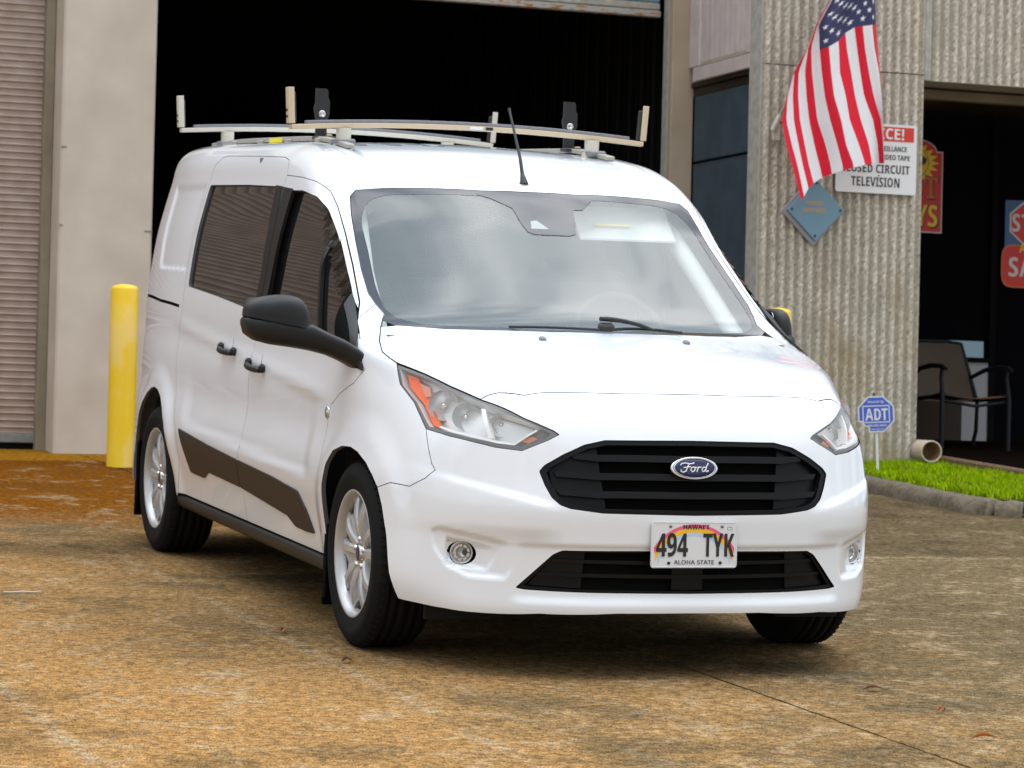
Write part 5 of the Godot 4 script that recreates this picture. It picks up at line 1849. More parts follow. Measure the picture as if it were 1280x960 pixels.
	# sloped dusty ledge along the foot of the boards
	quad(sl, Vector3(4.054, 3.237, -8.50), Vector3(4.054, 3.237, -7.745), Vector3(4.071, 3.268, -7.745), Vector3(4.071, 3.268, -8.50))
	put("dusty_ledge", done(sl), olive, of)
	slab("door_head", of, M.cladding, Vector3(4.092, 3.051, -8.67), Vector3(4.45, 3.105, -7.68))
	slab("soffit", of, M.cladding, Vector3(4.072, 3.108, -8.67), Vector3(4.20, 3.138, -7.69))
	var bd := slab("side_door", of, blue_door, Vector3(4.095, 0.45, -8.67), Vector3(4.13, 3.049, -7.68))
	slab("door_rail", bd, M.shop_dark, Vector3(-0.022, 0.845, -0.49), Vector3(-0.018, 0.860, 0.49))
	slab("door_stop", bd, M.shop_dark, Vector3(-0.024, -1.30, -0.495), Vector3(-0.018, 1.30, -0.478))
	# corner return and ribbed panels
	slab("corner_return", of, grey_c, Vector3(4.05, 0.35, -7.68), Vector3(4.20, 6.4, BZ), 0.006)
	slab("wall_core", of, grey_c, Vector3(4.20, 0.35, -8.0), Vector3(5.205, 6.4, BZ - 0.01))
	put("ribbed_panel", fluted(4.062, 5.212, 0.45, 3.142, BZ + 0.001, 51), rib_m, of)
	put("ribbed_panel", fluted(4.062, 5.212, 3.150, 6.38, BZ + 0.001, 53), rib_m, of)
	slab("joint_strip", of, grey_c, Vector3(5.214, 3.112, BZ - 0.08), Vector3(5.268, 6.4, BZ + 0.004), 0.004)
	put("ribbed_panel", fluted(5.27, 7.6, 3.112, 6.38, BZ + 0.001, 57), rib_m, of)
	slab("lintel_core", of, grey_c, Vector3(5.27, 3.112, BZ - 0.3), Vector3(7.62, 6.4, BZ - 0.01))
	slab("soffit", of, M.cladding, Vector3(5.206, 3.125, -9.2), Vector3(9.0, 3.2, BZ - 0.302))
	slab("inner_header", of, olive, Vector3(5.206, 3.064, -8.1), Vector3(9.0, 3.124, -8.0), 0.004)
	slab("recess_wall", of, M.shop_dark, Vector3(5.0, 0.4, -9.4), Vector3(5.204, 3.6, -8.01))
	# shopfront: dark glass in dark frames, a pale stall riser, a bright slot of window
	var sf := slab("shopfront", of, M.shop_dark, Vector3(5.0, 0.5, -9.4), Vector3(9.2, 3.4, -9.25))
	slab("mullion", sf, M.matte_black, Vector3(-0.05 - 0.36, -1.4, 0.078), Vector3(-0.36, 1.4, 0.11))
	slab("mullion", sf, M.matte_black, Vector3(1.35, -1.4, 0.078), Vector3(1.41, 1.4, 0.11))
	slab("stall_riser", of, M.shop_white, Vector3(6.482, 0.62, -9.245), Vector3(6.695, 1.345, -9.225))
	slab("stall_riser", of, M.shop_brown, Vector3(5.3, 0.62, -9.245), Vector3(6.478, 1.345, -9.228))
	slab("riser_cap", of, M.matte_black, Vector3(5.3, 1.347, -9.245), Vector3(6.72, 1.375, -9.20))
	slab("bright_window", of, M.shop_blue, Vector3(6.19, 1.380, -9.246), Vector3(6.655, 1.497, -9.238))
	var porch := grainy("porch_concrete_shaded", Color(0.003, 0.002, 0.002), Color(0.009, 0.006, 0.004), 0.95, 0.03, 1.0, 39)  # near-black: the shadow over the walkway is put into its colour
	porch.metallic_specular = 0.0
	var sp := st_new()
	for q in [[5.40, -9.3, -8.0], [5.40, -7.996, -6.9], [5.42, -6.896, -5.6], [5.42, -5.596, -5.0]]:
		var c := Vector3(7.2, ground_y(5.4, (q[1] + q[2]) * 0.5) + 0.03, (q[1] + q[2]) * 0.5)
		box(sp, c, Vector3((7.2 - q[0]) * 2.0, 0.22, q[2] - q[1]), Basis(Vector3.RIGHT, 0.064), 0.015)
	var edging := grainy("walkway_edging", Color(0.10, 0.06, 0.03), Color(0.22, 0.14, 0.08), 0.9, 0.04, 1.5, 43)
	for q in [[-7.9, -6.95], [-6.94, -6.0], [-5.99, -5.05]]:
		var zc: float = (q[0] + q[1]) * 0.5
		var se := st_new()
		box(se, Vector3(5.392, ground_y(5.4, zc) + 0.085, zc), Vector3(0.05, 0.12, q[1] - q[0]), Basis(Vector3.RIGHT, 0.064), 0.012)
		tag(put("walkway_edging", done(se), edging), "brown edging of the walkway beside the grass", "", "", "structure")
	tag(put("walkway", done(sp), porch), "raised concrete walkway in front of the shop, its shadow put into the colour", "", "", "structure")

# ------------------------------------------------------------------ things standing about
func bollard(x: float, z: float, h: float, label: String, seed: int):
	var y := ground_y(x, z)
	var t := thing("bollard", label, "bollard", Vector3(x, y - 0.02, z), "yellow bollards by the warehouse bay")
	var key := "bollard_paint_%d" % seed
	var m := mat(key, Color.WHITE, 0.5)
	var tex := noise_tex(seed, 0.006, Color.WHITE, Color.WHITE, 512, 5)
	var g := Gradient.new()
	g.set_color(0, Color(0.86, 0.57, 0.012).linear_to_srgb())
	g.set_color(1, Color(0.85, 0.60, 0.22).linear_to_srgb())
	g.add_point(0.40, Color(0.88, 0.60, 0.016).linear_to_srgb())
	g.add_point(0.56, Color(0.88, 0.63, 0.14).linear_to_srgb())
	tex.color_ramp = g
	m.albedo_texture = tex
	m.uv1_triplanar = true
	m.uv1_scale = Vector3(1.2, 0.6, 1.2)
	var st := st_new()
	var prof := [Vector2(0.083, 0.0), Vector2(0.083, h * 0.3), Vector2(0.0832, h * 0.6), Vector2(0.083, h - 0.03), Vector2(0.080, h - 0.018), Vector2(0.066, h - 0.006), Vector2(0.04, h + 0.001), Vector2(0.0, h + 0.004)]
	prof.reverse()
	lathe(st, prof, 48, Basis(Vector3.RIGHT, Vector3.UP, Vector3.BACK))
	put("post", done(st), m, t)

func leaf(x: float, z: float, size: Vector2, yaw: float, dark: bool, label: String):
	var o := thing("fallen_leaf", label, "leaf", Vector3(x, ground_y(x, z) + 0.004, z), "fallen leaves on the apron")
	o.rotation.y = yaw
	var st := st_new()
	st.set_smooth_group(0)
	var n := 12
	for i in n:
		for s in [-1, 1]:
			var t0 := float(i) / n
			var t1 := float(i + 1) / n
			var w0 := sin(PI * pow(t0, 0.8)) * size.y * 0.5
			var w1 := sin(PI * pow(t1, 0.8)) * size.y * 0.5
			var a: Vector3 = Vector3((t0 - 0.5) * size.x, 0.010 * sin(t0 * PI), 0)
			var b: Vector3 = Vector3((t1 - 0.5) * size.x, 0.010 * sin(t1 * PI), 0)
			var c: Vector3 = Vector3((t1 - 0.5) * size.x, 0.010 * sin(t1 * PI) + w1 * (0.8 if s < 0 else 0.15), s * w1 * (0.5 if s < 0 else 1.0))
			var d: Vector3 = Vector3((t0 - 0.5) * size.x, 0.010 * sin(t0 * PI) + w0 * (0.8 if s < 0 else 0.15), s * w0 * (0.5 if s < 0 else 1.0))
			quad(st, a, b, c, d)
	tube(st, [Vector3(0.5 * size.x, 0.002, 0), Vector3(0.68 * size.x, 0.006, 0.004)], 0.0015, 5)
	put("blade", done(st), M.leaf_dark if dark else M.leaf, o)

func build_street_things():
	bollard(0.015, -7.71, 1.105, "tall yellow bollard in front of the beige pilaster beside the roller door", 61)
	bollard(3.975, -7.0, 1.10, "yellow bollard by the ribbed office wall, mostly hidden behind the van", 62)
	grass_bed()
	flag()
	cctv_sign()
	plaque()
	yard_sign()
	drain_pipe()
	chair()
	posters()
	leaf(0.538, 1.161, Vector2(0.085, 0.022), 0.1, true, "long curled brown leaf lying just right of the slab joint")
	leaf(0.552, 1.60, Vector2(0.045, 0.024), 0.5, false, "smallest orange leaf, on the pale worn patch right of the slab joint")
	leaf(0.430, 2.10, Vector2(0.085, 0.032), -0.25, false, "orange leaf with a pointed tip closest to the bottom right corner")
	leaf(-1.017, 0.394, Vector2(0.05, 0.03), 0.4, true, "small brown leaf left of the van's front wheel")
	leaf(-1.03, -0.35, Vector2(0.05, 0.025), 1.0, false, "orange leaf tucked beside the mud flap behind the front wheel")
	var tw := thing("dry_twig", "thin pale dry twig lying on the apron at the left edge", "twig", Vector3(-1.74, ground_y(-1.74, -1.53) + 0.004, -1.53))
	var st := st_new()
	tube(st, [Vector3(-0.07, 0, 0), Vector3(0, 0.004, 0.01), Vector3(0.05, 0.002, 0.0), Vector3(0.075, 0.006, 0.014)], [0.003, 0.0035, 0.003, 0.0015], 6)
	put("stem", done(st), M.bar_pale, tw)

func grass_bed():
	var soil := grainy("bed_soil", Color(0.035, 0.045, 0.012), Color(0.06, 0.075, 0.02), 0.95, 0.03, 1.5, 71)
	var st := st_new()
	st.set_smooth_group(0)
	var outline := [Vector2(4.40, -7.46), Vector2(5.39, -7.46), Vector2(5.40, -5.05), Vector2(4.62, -5.0), Vector2(4.46, -5.15), Vector2(4.42, -5.5)]
	for i in range(1, outline.size() - 1):
		var tv := []
		for k in [0, i, i + 1]: tv.append(Vector3(outline[k].x, ground_y(outline[k].x, outline[k].y) + 0.075, outline[k].y))
		tri(st, tv[0], tv[1], tv[2])
	tag(put("garden_bed", done(st), soil), "soil of the small planted bed at the foot of the office wall", "", "", "structure")
	var poly := PackedVector2Array(outline)
	var blade := st_new()
	blade.set_smooth_group(0)
	tri(blade, Vector3(-0.0028, 0, 0), Vector3(0.0022, 0.55, 0.10), Vector3(0.0028, 0, 0))
	tri(blade, Vector3(-0.0028, 0, 0), Vector3(-0.0018, 0.55, 0.10), Vector3(0.0022, 0.55, 0.10))
	tri(blade, Vector3(-0.0018, 0.55, 0.10), Vector3(0.0, 1.0, 0.34), Vector3(0.0022, 0.55, 0.10))
	var mm := MultiMesh.new()
	mm.transform_format = MultiMesh.TRANSFORM_3D
	mm.use_colors = true
	mm.mesh = done(blade)
	mm.instance_count = 24000
	var gm := mat("grass_blade", Color.WHITE, 0.9, 0.0, 0.1)
	gm.vertex_color_use_as_albedo = true
	gm.backlight_enabled = true
	gm.backlight = Color(0.10, 0.14, 0.01)
	var rng := RandomNumberGenerator.new()
	rng.seed = 99
	var nz := FastNoiseLite.new(); nz.seed = 9; nz.frequency = 2.0
	var k := 0
	while k < mm.instance_count:
		var p := Vector2(rng.randf_range(4.36, 5.41), rng.randf_range(-7.47, -5.0))
		if p.x < 4.42 + 0.25 * maxf(0.0, p.y + 5.35): continue
		if p.y > -5.12 - 0.10 * sin(p.x * 5.0) - 0.10 * (p.x - 4.6): continue
		var v := nz.get_noise_2d(p.x, p.y)
		var h := rng.randf_range(0.028, 0.060) * (1.0 + 0.5 * v)
		var b := Basis(Vector3.UP, rng.randf() * TAU) * Basis(Vector3.RIGHT, rng.randf_range(-0.3, 0.5))
		b = b * Basis.from_scale(Vector3(1.3, h, 0.06))
		mm.set_instance_transform(k, Transform3D(b, Vector3(p.x, ground_y(p.x, p.y) + 0.073, p.y)))
		var tint := rng.randf()
		var c := Color(0.17, 0.29, 0.002).lerp(Color(0.36, 0.50, 0.006), tint)
		if tint > 0.95: c = Color(0.36, 0.30, 0.07)
		mm.set_instance_color(k, c)
		k += 1
	var mi := MultiMeshInstance3D.new()
	mi.name = "grass"
	mi.multimesh = mm
	mi.material_override = gm
	add_child(mi)
	tag(mi, "short bright green grass in the bed by the office wall", "grass", "", "stuff")
	# kerb of rough stones, along the bed and round its corner
	var kerb := thing("kerb", "weathered low concrete kerb round the grass bed, cracked at the corner", "kerb", Vector3.ZERO)
	var km := grainy("kerb_stone", Color(0.060, 0.050, 0.034), Color(0.21, 0.17, 0.115), 0.95, 0.03, 1.6, 72)
	var path := [Vector2(4.365, -7.45), Vector2(4.365, -6.6), Vector2(4.355, -5.95), Vector2(4.335, -5.40), Vector2(4.33, -5.14), Vector2(4.375, -4.93), Vector2(4.50, -4.83), Vector2(4.86, -4.79), Vector2(5.5, -4.76), Vector2(6.4, -4.74)]
	var gaps := [[0, 1], [1, 3], [3, 5], [5, 6], [6, 7], [7, 9]]
	var fn := FastNoiseLite.new(); fn.seed = 19; fn.frequency = 7.0; fn.fractal_octaves = 3
	for gsp in gaps:
		var pts := []
		for q in range(gsp[0], gsp[1]):
			for e in 8: pts.append((path[q] as Vector2).lerp(path[q + 1], e / 8.0))
		pts.append(path[gsp[1]])
		var sk := st_new()
		sk.set_smooth_group(0)
		var prev := []
		for i in pts.size():
			var d: Vector2 = (pts[mini(i + 1, pts.size() - 1)] - pts[maxi(i - 1, 0)]).normalized()
			var nrm := Vector2(-d.y, d.x)
			var p: Vector2 = pts[i]
			if i == 0: p += d * 0.006
			if i == pts.size() - 1: p -= d * 0.006
			var gy := ground_y(p.x, p.y)
			var cur := []
			for q in [[0.084, -0.03], [0.080, 0.030], [0.068, 0.064], [0.035, 0.080], [-0.03, 0.084], [-0.065, 0.080], [-0.075, 0.05]]:
				var w: Vector2 = p + nrm * q[0]
				var v := Vector3(w.x, gy + q[1], w.y)
				var f := fn.get_noise_3d(v.x, v.y * 2.0, v.z)
				v += Vector3(nrm.x, 0.7, nrm.y) * 0.026 * f
				cur.append(v)
			if prev.size():
				for k2 in 6: quad(sk, prev[k2], cur[k2], cur[k2 + 1], prev[k2 + 1])
			if i == 0 or i == pts.size() - 1:
				for k2 in range(1, 6): tri(sk, cur[0], cur[k2] if i == 0 else cur[k2 + 1], cur[k2 + 1] if i == 0 else cur[k2])
			prev = cur
		put("kerb_stone", done(sk), km, kerb)

# ------------------------------------------------------------------ flag
func flag_texture() -> ImageTexture:
	# u across the stripes from the lower edge, v along the fly from the hoist
	var w := 416
	var h := 780
	var im := Image.create(w, h, false, Image.FORMAT_RGB8)
	var red := Color(0.72, 0.006, 0.030).linear_to_srgb()
	var white := Color(0.80, 0.80, 0.83).linear_to_srgb()
	var blue := Color(0.040, 0.045, 0.115).linear_to_srgb()
	for k in 13:
		im.fill_rect(Rect2i(k * 32, 0, 32, h), red if k % 2 == 0 else white)
	im.fill_rect(Rect2i(6 * 32, 0, 7 * 32, int(h * 0.4)), blue)
	var cw := 7 * 32.0
	var ch := h * 0.4
	for r in 11:
		for q in 9:
			if (r + q) % 2: continue
			var c := Vector2(6 * 32 + cw * (q + 1) / 10.0, ch * (r + 1) / 12.0)
			var star := PackedVector2Array()
			for e in 10:
				var a := TAU * e / 10.0 - PI / 2
				star.append(c + Vector2(cos(a), sin(a)) * (11.5 if e % 2 == 0 else 4.6))
			for y in range(int(c.y) - 13, int(c.y) + 14):
				for x in range(int(c.x) - 13, int(c.x) + 14):
					if x >= 0 and y >= 0 and x < w and y < h and Geometry2D.is_point_in_polygon(Vector2(x + 0.5, y + 0.5), star): im.set_pixel(x, y, white)
	return ImageTexture.create_from_image(im)

func flag():
	var t := thing("flag", "national flag of stars and stripes hanging limp from an angled wall pole", "flag", Vector3(4.144, 2.71, -7.46))
	var to := func(u: float, v: float, z: float) -> Vector3: return Vector3(4.36053 + 0.00556 * (u - 1040) + 0.00013 * (v - 100) - 4.144, 3.0198 + 0.00035 * (u - 1040) - 0.00503 * (v - 100) - 2.71, z + 7.46) + Vector3(-0.475 * (z + 7.1), 0.16 * -(z + 7.1), 0)
	# stripe boundaries of the hanging cloth at eight heights (cloth plane, millimetre-like units)
	var levels := [-70.0, 0.0, 31.0, 60.0, 90.0, 120.0, 150.0, 180.0, 205.0, 250.0]
	var xs := [
		[1057, 1058, 1059, 1060, 1061, 1062, 1064, 1069, 1074, 1079, 1083, 1086, 1089, 1091],
		[1036, 1036.5, 1037, 1037.5, 1038, 1038.5, 1040, 1050, 1059, 1067, 1075, 1083, 1090.6, 1094],
		[1019.5, 1020, 1020.5, 1021, 1021, 1021.5, 1023.5, 1034.4, 1046, 1055.6, 1067.5, 1078, 1090, 1095],
		[1008.5, 1008.7, 1009, 1009.2, 1010, 1013.8, 1024.1, 1035.9, 1048.4, 1058.1, 1071.2, 1081, 1093.1, 1096.9],
		[992.2, 992.4, 992.8, 998.1, 1006, 1014.6, 1026.9, 1038.5, 1049.4, 1063.5, 1075.2, 1085.9, 1099, 1100.6],
		[983.5, 984.5, 990.9, 997.5, 1007.9, 1017.8, 1030.6, 1042.1, 1056.9, 1068.4, 1080, 1091.9, 1101.9, 1102.2],
		[977.1, 982.9, 992.2, 999.8, 1011.2, 1021.2, 1037.5, 1051, 1061.9, 1075.6, 1091.2, 1101, 1103.8, 1103.9],
		[983.1, 989.6, 997.9, 1005.6, 1017.5, 1031.2, 1046.2, 1056.9, 1073.1, 1085.6, 1096.9, 1103.8, 1104.4, 1104.5],
		[990, 996.5, 1003.1, 1010.6, 1023.8, 1037.5, 1052.5, 1066.2, 1081.2, 1090, 1099.1, 1105, 1105.4, 1105.6],
		[1001.5, 1006, 1014, 1022, 1034, 1045, 1058, 1070, 1083, 1091.5, 1099.5, 1105.2, 1105.6, 1105.8]]
	var bottom := [248.8, 244.4, 234.4, 228.8, 221.9, 217.5, 212.5, 209.4, 206.2, 205.0, 205.0, 205.0, 205.0, 205.0]
	var canton := [86.0, 82.0, 78.0, 74.0, 70.0, 66.0, 62.5, 58.0, 51.0, 41.0, 33.7, 32.2, 30.6, 30.6]
	var fold := [0.06, 0.045, 0.02, -0.01, -0.03, -0.02, 0.01, 0.04, 0.03, -0.01, -0.03, -0.01, 0.03, -0.05]
	var rows := 36
	var sub := 4
	var cols := 13 * sub
	var V := []
	var UV := []
	for j in rows + 1:
		var v := float(j) / rows
		for i in cols + 1:
			var k := mini(i / sub, 12)
			var f := float(i) / sub - k
			var at := []
			for kk in [k, k + 1]:
				var span: float = (bottom[kk] - canton[kk]) / 0.6
				var y: float = bottom[kk] - span * (1.0 - v)
				var l := 0
				while l < levels.size() - 2 and y > levels[l + 1]: l += 1
				var s := clampf((y - levels[l]) / (levels[l + 1] - levels[l]), -0.2, 1.0)
				at.append(Vector3(lerpf(xs[l][kk], xs[l + 1][kk], s), y, fold[kk]))
			var p: Vector3 = (at[0] as Vector3).lerp(at[1], f)
			var z := -7.08 + p.z * (0.4 + 0.6 * v) + 0.012 * sin(float(i) / sub * 1.7 + v * 5.0)
			V.append(to.call(p.x, p.y, z)); UV.append(Vector2(float(i) / cols, v))
	var st := st_new()
	st.set_smooth_group(0)
	for j in rows:
		for i in cols:
			for e in [[0, 0], [1, 0], [1, 1], [0, 0], [1, 1], [0, 1]]:
				var q: int = (j + e[1]) * (cols + 1) + i + e[0]
				st.set_uv(UV[q]); st.add_vertex(V[q])
	var m := mat("flag_cloth", Color.WHITE, 0.85)
	m.albedo_texture = flag_texture()
	m.backlight_enabled = true
	m.backlight = Color(0.25, 0.25, 0.25)
	put("cloth", done(st), m, t)
	var sp := st_new()
	var a: Vector3 = to.call(968.0, 160.0, -7.42)
	var b: Vector3 = to.call(977.5, 140.0, -7.395)
	var e2 := (b - a).normalized()
	tube(sp, [a, a + e2 * 1.75], 0.0095, 10)
	put("pole", done(sp), M.rack_grey, t)
	var sb := st_new()
	box(sb, Vector3(-0.002, -0.005, 0.012), Vector3(0.050, 0.10, 0.022), Basis.IDENTITY, 0.004)
	tube(sb, [a - e2 * 0.03, a + e2 * 0.075], 0.018, 12)
	put("bracket", done(sb), M.bar_pale, t)
	var sk := st_new()
	tube(sk, [a + e2 * 0.03 + Vector3(0.015, 0, 0.0), a + e2 * 0.03 + Vector3(0.04, -0.004, 0.004)], 0.006, 8)
	put("thumbscrew", done(sk), M.ink, t)

func cctv_sign():
	var t := thing("warning_sign", "white metal sign with a red notice band and black lettering about closed circuit television", "sign", Vector3(4.866, 2.582, BZ + 0.032))
	t.rotation.z = deg_to_rad(0.0)
	var st := st_new()
	extrude(st, round_rect(0.578, 0.452, 0.02), 0.004)
	put("panel", done(st), M.white_print, t)
	var z := 0.0045
	var sr := st_new()
	extrude(sr, round_rect(0.535, 0.094, 0.002), 0.0012, Basis.IDENTITY, Vector3(0.0, 0.163, z - 0.0004))
	put("red_band", done(sr), M.red_print, t)
	lettering("lettering", "NOTICE!", 0.37, 0.070, M.white_print, t, Vector3(0.010, 0.163, z + 0.0016), Basis.IDENTITY, false, 0.0012)
	lettering("lettering", "SURVEILLANCE", 0.255, 0.032, M.ink, t, Vector3(0.090, 0.068, z + 0.0006), Basis.IDENTITY, false, 0.0012)
	lettering("lettering", "VIDEO TAPE", 0.215, 0.032, M.ink, t, Vector3(0.132, 0.012, z + 0.0006), Basis.IDENTITY, false, 0.0012)
	lettering("lettering", "CLOSED CIRCUIT", 0.495, 0.054, M.ink, t, Vector3(-0.006, -0.066, z + 0.0006), Basis.IDENTITY, false, 0.0012)
	lettering("lettering", "TELEVISION", 0.347, 0.060, M.ink, t, Vector3(-0.004, -0.152, z + 0.0006), Basis.IDENTITY, false, 0.0012)
	for p in [Vector2(0.02, -0.11), Vector2(0.0, 0.205)]:
		var sc := st_new()
		lathe(sc, [Vector2(0.006, 0.0), Vector2(0.005, 0.003), Vector2(0.0, 0.004)], 10, Basis(Vector3.RIGHT, Vector3.BACK, Vector3.DOWN), Vector3(p.x, p.y, 0.004))
		put("screw", done(sc), M.screw, t)

func plaque():
	var t := thing("name_plaque", "blue diamond-shaped plaque with gold lettering screwed to the ribbed wall", "plaque", Vector3(4.427, 2.222, BZ + 0.030))
	var b := Basis(Vector3.BACK, PI / 4 + 0.03)
	var st := st_new()
	box(st, Vector3(-0.006, -0.004, 0.004), Vector3(0.318, 0.318, 0.010), b, 0.003)
	put("backing", done(st), M.plaque_edge, t)
	var s2 := st_new()
	box(s2, Vector3(0.006, 0.006, 0.018), Vector3(0.288, 0.288, 0.008), b, 0.003)
	var f := put("face", done(s2), M.plaque_blue, t)
	lettering("lettering", "VOYAGER", 0.118, 0.026, M.plaque_gold, f, Vector3(-0.002, 0.048, 0.0226), Basis.IDENTITY, false, 0.0012)
	lettering("lettering", "AUTO SALES", 0.156, 0.026, M.plaque_gold, f, Vector3(-0.002, 0.002, 0.0226), Basis.IDENTITY, false, 0.0012)
	for p in [Vector2(-0.165, 0), Vector2(0.175, 0.006), Vector2(0.0, -0.165), Vector2(0.006, 0.175)]:
		var sc := st_new()
		lathe(sc, [Vector2(0.008, 0.0), Vector2(0.007, 0.004), Vector2(0.0, 0.005)], 12, Basis(Vector3.RIGHT, Vector3.BACK, Vector3.DOWN), Vector3(p.x + 0.006, p.y + 0.004, 0.022))
		put("screw", done(sc), M.ink, t)

func yard_sign():
	var y := ground_y(4.575, -6.79) + 0.075
	var t := thing("yard_sign", "small blue octagonal security sign on a white stake in the grass", "sign", Vector3(4.575, y, -6.79))
	t.rotation.y = -0.38
	var st := st_new()
	box(st, Vector3(0, 0.14, 0), Vector3(0.016, 0.32, 0.008), Basis(Vector3.BACK, 0.05), 0.002)
	put("stake", done(st), M.stake, t)
	var r := 0.121
	var oct := PackedVector2Array()
	for i in 8:
		var a := PI / 8 + TAU * i / 8.0
		oct.append(Vector2(cos(a), sin(a)) * r)
	# a corner has broken off low on the left, and a nick on the right
	var bite := PackedVector2Array([Vector2(-0.20, -0.045), Vector2(-0.083, -0.047), Vector2(-0.080, -0.068), Vector2(-0.048, -0.083), Vector2(-0.052, -0.15), Vector2(-0.2, -0.15)])
	var cut: PackedVector2Array = Geometry2D.clip_polygons(oct, bite)[0]
	var inner := Geometry2D.offset_polygon(cut, -0.008)
	var tilt := Basis(Vector3.BACK, 0.06)
	var o := Vector3(-0.012, 0.372, 0.006)
	var s1 := st_new()
	extrude(s1, cut, 0.004, tilt, o)
	var face := put("sign_face", done(s1), M.white_print, t)
	var s2 := st_new()
	extrude(s2, inner[0], 0.0012, tilt, o + Vector3(0, 0, 0.0038))
	put("blue_field", done(s2), M.sign_blue, face)
	var s3 := st_new()
	for q in [[0.0, 0.051, 0.168, 0.006], [0.0, -0.050, 0.168, 0.006], [-0.081, 0.0, 0.006, 0.107], [0.081, 0.0, 0.006, 0.107]]:
		box(s3, o + tilt * Vector3(q[0], q[1], 0.0055), Vector3(q[2], q[3], 0.0012), tilt)
	put("frame_line", done(s3), M.white_print, face)
	lettering("lettering", "ADT", 0.138, 0.072, M.white_print, face, o + tilt * Vector3(0.002, -0.002, 0.0062), tilt, false, 0.0015)
	lettering("lettering", "Secured by", 0.10, 0.014, M.white_print, face, o + tilt * Vector3(0, 0.077, 0.0062), tilt, false, 0.001)
	lettering("lettering", "800.ADT.ASAP", 0.116, 0.013, M.white_print, face, o + tilt * Vector3(0.004, -0.070, 0.0062), tilt, false, 0.001)
	lettering("lettering", "www.adt.com", 0.080, 0.010, M.white_print, face, o + tilt * Vector3(0.006, -0.092, 0.0062), tilt, false, 0.001)
	var s4 := st_new()
	box(s4, o + tilt * Vector3(-0.01, 0.122, 0.0), Vector3(0.012, 0.022, 0.006), tilt, 0.002)
	put("stake_tip", done(s4), M.ink, face)

func drain_pipe():
	var t := thing("drain_pipe", "short cream plastic drain pipe at the wall corner above the grass", "pipe", Vector3(5.234, 0.70, -7.36))
	var f := Vector3(-0.12, -0.02, 1.0).normalized()
	var fx := f.cross(Vector3.UP).normalized()
	var b := Basis(fx, f, fx.cross(f))
	var st := st_new()
	lathe(st, [Vector2(0.071, -0.30), Vector2(0.071, 0.0), Vector2(0.072, 0.045), Vector2(0.0715, 0.052), Vector2(0.069, 0.055), Vector2(0.064, 0.055), Vector2(0.0625, 0.052)], 36, Basis(b.x, b.y, b.z))
	put("pipe_body", done(st), M.pipe, t)
	var s2 := st_new()
	lathe(s2, [Vector2(0.0635, 0.052), Vector2(0.0625, -0.10), Vector2(0.0, -0.11)], 32, Basis(b.x, b.y, b.z))
	put("pipe_bore", done(s2), M.pipe_inside, t)

func chair():
	var x0 := 6.03
	var z0 := -8.42
	var y := 0.648
	var t := thing("patio_chair", "brown sling patio chair with dark metal arms, standing in the shop recess", "chair", Vector3(x0, y, z0))
	# sling back and seat as gently sagging sheets
	var st := st_new()
	st.set_smooth_group(0)
	for i in 10:
		for j in 12:
			var q := []
			for e in [[0, 0], [1, 0], [1, 1], [0, 1]]:
				var u: float = (i + e[0]) / 10.0
				var v: float = (j + e[1]) / 12.0
				var w := lerpf(0.47, 0.40, v)
				q.append(Vector3((u - 0.5) * w, lerpf(0.40, 0.80, v) + 0.012 * sin(u * PI) * v, -0.20 - 0.17 * v - 0.03 * sin(u * PI)))
			quad(st, q[3], q[2], q[1], q[0])
	put("back_sling", done(st), M.chair_sling, t)
	var s2 := st_new()
	s2.set_smooth_group(0)
	for i in 10:
		for j in 8:
			var q := []
			for e in [[0, 0], [1, 0], [1, 1], [0, 1]]:
				var u: float = (i + e[0]) / 10.0
				var v: float = (j + e[1]) / 8.0
				q.append(Vector3((u - 0.5) * 0.47, 0.425 + 0.03 * v - 0.02 * sin(u * PI) - 0.02 * pow(v, 4.0), -0.20 + 0.43 * v))
			quad(s2, q[0], q[1], q[2], q[3])
	put("seat_sling", done(s2), M.chair_seat, t)
	for s in [-1, 1]:
		var sf := st_new()
		tube(sf, [Vector3(0.255 * s, 0.0, 0.22), Vector3(0.255 * s, 0.42, 0.22), Vector3(0.25 * s, 0.56, 0.19), Vector3(0.25 * s, 0.618, 0.20)], [0.016, 0.016, 0.014, 0.014], 10)
		put("front_leg", done(sf), M.chair_metal, t)
		var sa := st_new()
		tube(sa, [Vector3(0.252 * s, 0.612, 0.26), Vector3(0.255 * s, 0.632, 0.20), Vector3(0.258 * s, 0.638, 0.05), Vector3(0.25 * s, 0.62, -0.12), Vector3(0.225 * s, 0.57, -0.27)], [0.014, 0.017, 0.018, 0.016, 0.014], 10)
		put("armrest", done(sa), M.chair_metal, t)
		var sl := st_new()
		tube(sl, [Vector3(0.245 * s, 0.0, -0.30), Vector3(0.238 * s, 0.2, -0.20), Vector3(0.238 * s, 0.40, -0.19), Vector3(0.225 * s, 0.60, -0.29), Vector3(0.205 * s, 0.81, -0.385)], 0.014, 10)
		put("rear_leg", done(sl), M.chair_metal, t)
		var sr := st_new()
		tube(sr, [Vector3(0.24 * s, 0.41, -0.19), Vector3(0.245 * s, 0.42, 0.0), Vector3(0.245 * s, 0.445, 0.22)], 0.013, 10)
		put("seat_rail", done(sr), M.chair_metal, t)
	var sb := st_new()
	tube(sb, [Vector3(-0.205, 0.81, -0.385), Vector3(-0.1, 0.822, -0.40), Vector3(0.1, 0.822, -0.40), Vector3(0.205, 0.81, -0.385)], 0.012, 10)
	tube(sb, [Vector3(-0.25, 0.40, 0.20), Vector3(0.0, 0.365, 0.22), Vector3(0.25, 0.40, 0.20)], 0.011, 8)
	put("cross_rail", done(sb), M.chair_metal, t)

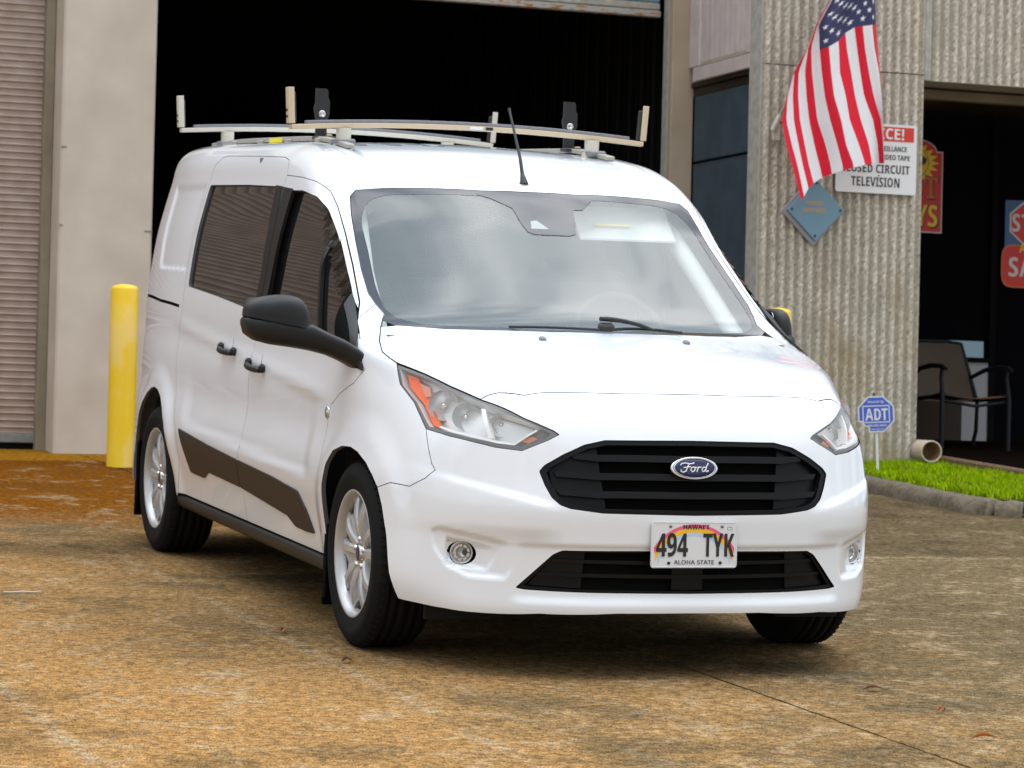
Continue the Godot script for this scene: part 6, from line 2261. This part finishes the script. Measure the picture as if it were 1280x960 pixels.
func posters():
	mat("poster_red", Color(0.62, 0.022, 0.014), 0.5)
	mat("poster_orange", Color(0.62, 0.16, 0.012), 0.5)
	mat("poster_yellow", Color(0.85, 0.58, 0.015), 0.5)
	mat("poster_blue", Color(0.030, 0.10, 0.26), 0.5)
	mat("poster_white", Color(0.62, 0.60, 0.58), 0.5)
	var z := -9.232
	var t := thing("hot_buys_poster", "red and yellow poster with a sun in sunglasses, half hidden by the ribbed wall", "poster", Vector3(6.05, 2.26, z))
	var w := 0.24
	var outline := PackedVector2Array([Vector2(-w, 0), Vector2(w, 0), Vector2(w, 0.585)])
	for i in 15:
		var a := lerpf(0.0, PI, i / 14.0)
		outline.append(Vector2(cos(a) * 0.19, 0.585 + sin(a) * 0.088))
	outline.append(Vector2(-w, 0.585))
	var st := st_new()
	extrude(st, outline, 0.003)
	put("board", done(st), M.poster_white, t)
	var s1 := st_new()
	extrude(s1, Geometry2D.offset_polygon(outline, -0.008)[0], 0.001, Basis.IDENTITY, Vector3(0, 0, 0.0028))
	put("red_ground", done(s1), M.poster_red, t)
	var s2 := st_new()
	var rays := PackedVector2Array()
	for i in 36:
		var a := TAU * i / 36.0
		var r := 0.21 if i % 2 == 0 else 0.15
		rays.append(Vector2(0.0 + cos(a) * r * 1.0, 0.50 + sin(a) * r * 0.72))
	var clipped := Geometry2D.intersect_polygons(rays, Geometry2D.offset_polygon(outline, -0.010)[0])
	extrude(s2, clipped[0], 0.001, Basis.IDENTITY, Vector3(0, 0, 0.0040))
	put("sun_rays", done(s2), M.poster_yellow, t)
	var s3 := st_new()
	ellipse_rings(s3, [Vector2(1.0, 0.0), Vector2(0.965, 0.0008)], 0.125, 0.115, Basis.IDENTITY, Vector3(0, 0.50, 0.0052), 32)
	put("sun_outline", done(s3), M.ink, t)
	var s4 := st_new()
	for s in [-1, 1]: ellipse_rings(s4, [Vector2(1.0, 0.0), Vector2(0.9, 0.001), Vector2(0.0, 0.001)], 0.052, 0.036, Basis.IDENTITY, Vector3(0.055 * s, 0.515, 0.0054), 20)
	box(s4, Vector3(0, 0.528, 0.0056), Vector3(0.22, 0.010, 0.001))
	var smile := []
	for i in 9: smile.append(Vector3(lerpf(-0.05, 0.06, i / 8.0), 0.445 - 0.018 * sin(i / 8.0 * PI), 0.0056))
	tube(s4, smile, 0.003, 5)
	put("sunglasses", done(s4), M.ink, t)
	lettering("lettering", "HOT", 0.395, 0.165, M.ink, t, Vector3(0.012, 0.318, 0.0050), Basis.IDENTITY, true, 0.001)
	lettering("lettering", "HOT", 0.380, 0.150, M.poster_orange, t, Vector3(0.008, 0.322, 0.0060), Basis.IDENTITY, true, 0.001)
	lettering("lettering", "BUYS", 0.415, 0.165, M.ink, t, Vector3(0.006, 0.118, 0.0050), Basis.IDENTITY, false, 0.001)
	lettering("lettering", "BUYS", 0.400, 0.150, M.poster_yellow, t, Vector3(0.002, 0.122, 0.0060), Basis.IDENTITY, false, 0.001)
	var u := thing("stop_and_save_poster", "blue and red poster with an octagon above a red panel, behind the patio chair", "poster", Vector3(7.04, 1.895, z))
	var b1 := st_new()
	extrude(b1, PackedVector2Array([Vector2(-0.235, 0.285), Vector2(0.235, 0.285), Vector2(0.235, 0.645), Vector2(-0.235, 0.63)]), 0.002)
	put("blue_ground", done(b1), M.poster_blue, u)
	for q in [[0.215, 0.003, "poster_white"], [0.200, 0.004, "poster_red"]]:
		var oct := PackedVector2Array()
		for i in 8:
			var a := PI / 8 + TAU * i / 8.0
			oct.append(Vector2(cos(a) * q[0], 0.47 + sin(a) * q[0] * 0.80))
		var so := st_new()
		extrude(so, oct, 0.0012, Basis.IDENTITY, Vector3(0, 0, q[1]))
		put("octagon", done(so), M[q[2]], u)
	lettering("lettering", "STOP", 0.36, 0.125, M.poster_white, u, Vector3(0.0, 0.47, 0.0058), Basis.IDENTITY, false, 0.001)
	for q in [[0.50, 0.31, 0.002, "poster_orange"], [0.484, 0.294, 0.003, "poster_red"]]:
		var so := st_new()
		extrude(so, round_rect(q[0], q[1], 0.09), 0.0015, Basis.IDENTITY, Vector3(-0.01, 0.155, q[2]))
		put("red_panel", done(so), M[q[3]], u)
	lettering("lettering", "AND", 0.17, 0.07, M.poster_yellow, u, Vector3(-0.03, 0.292, 0.0056), Basis.IDENTITY, false, 0.001)
	lettering("lettering", "SAVE", 0.40, 0.135, M.poster_white, u, Vector3(0.0, 0.150, 0.0056), Basis.IDENTITY, false, 0.001)
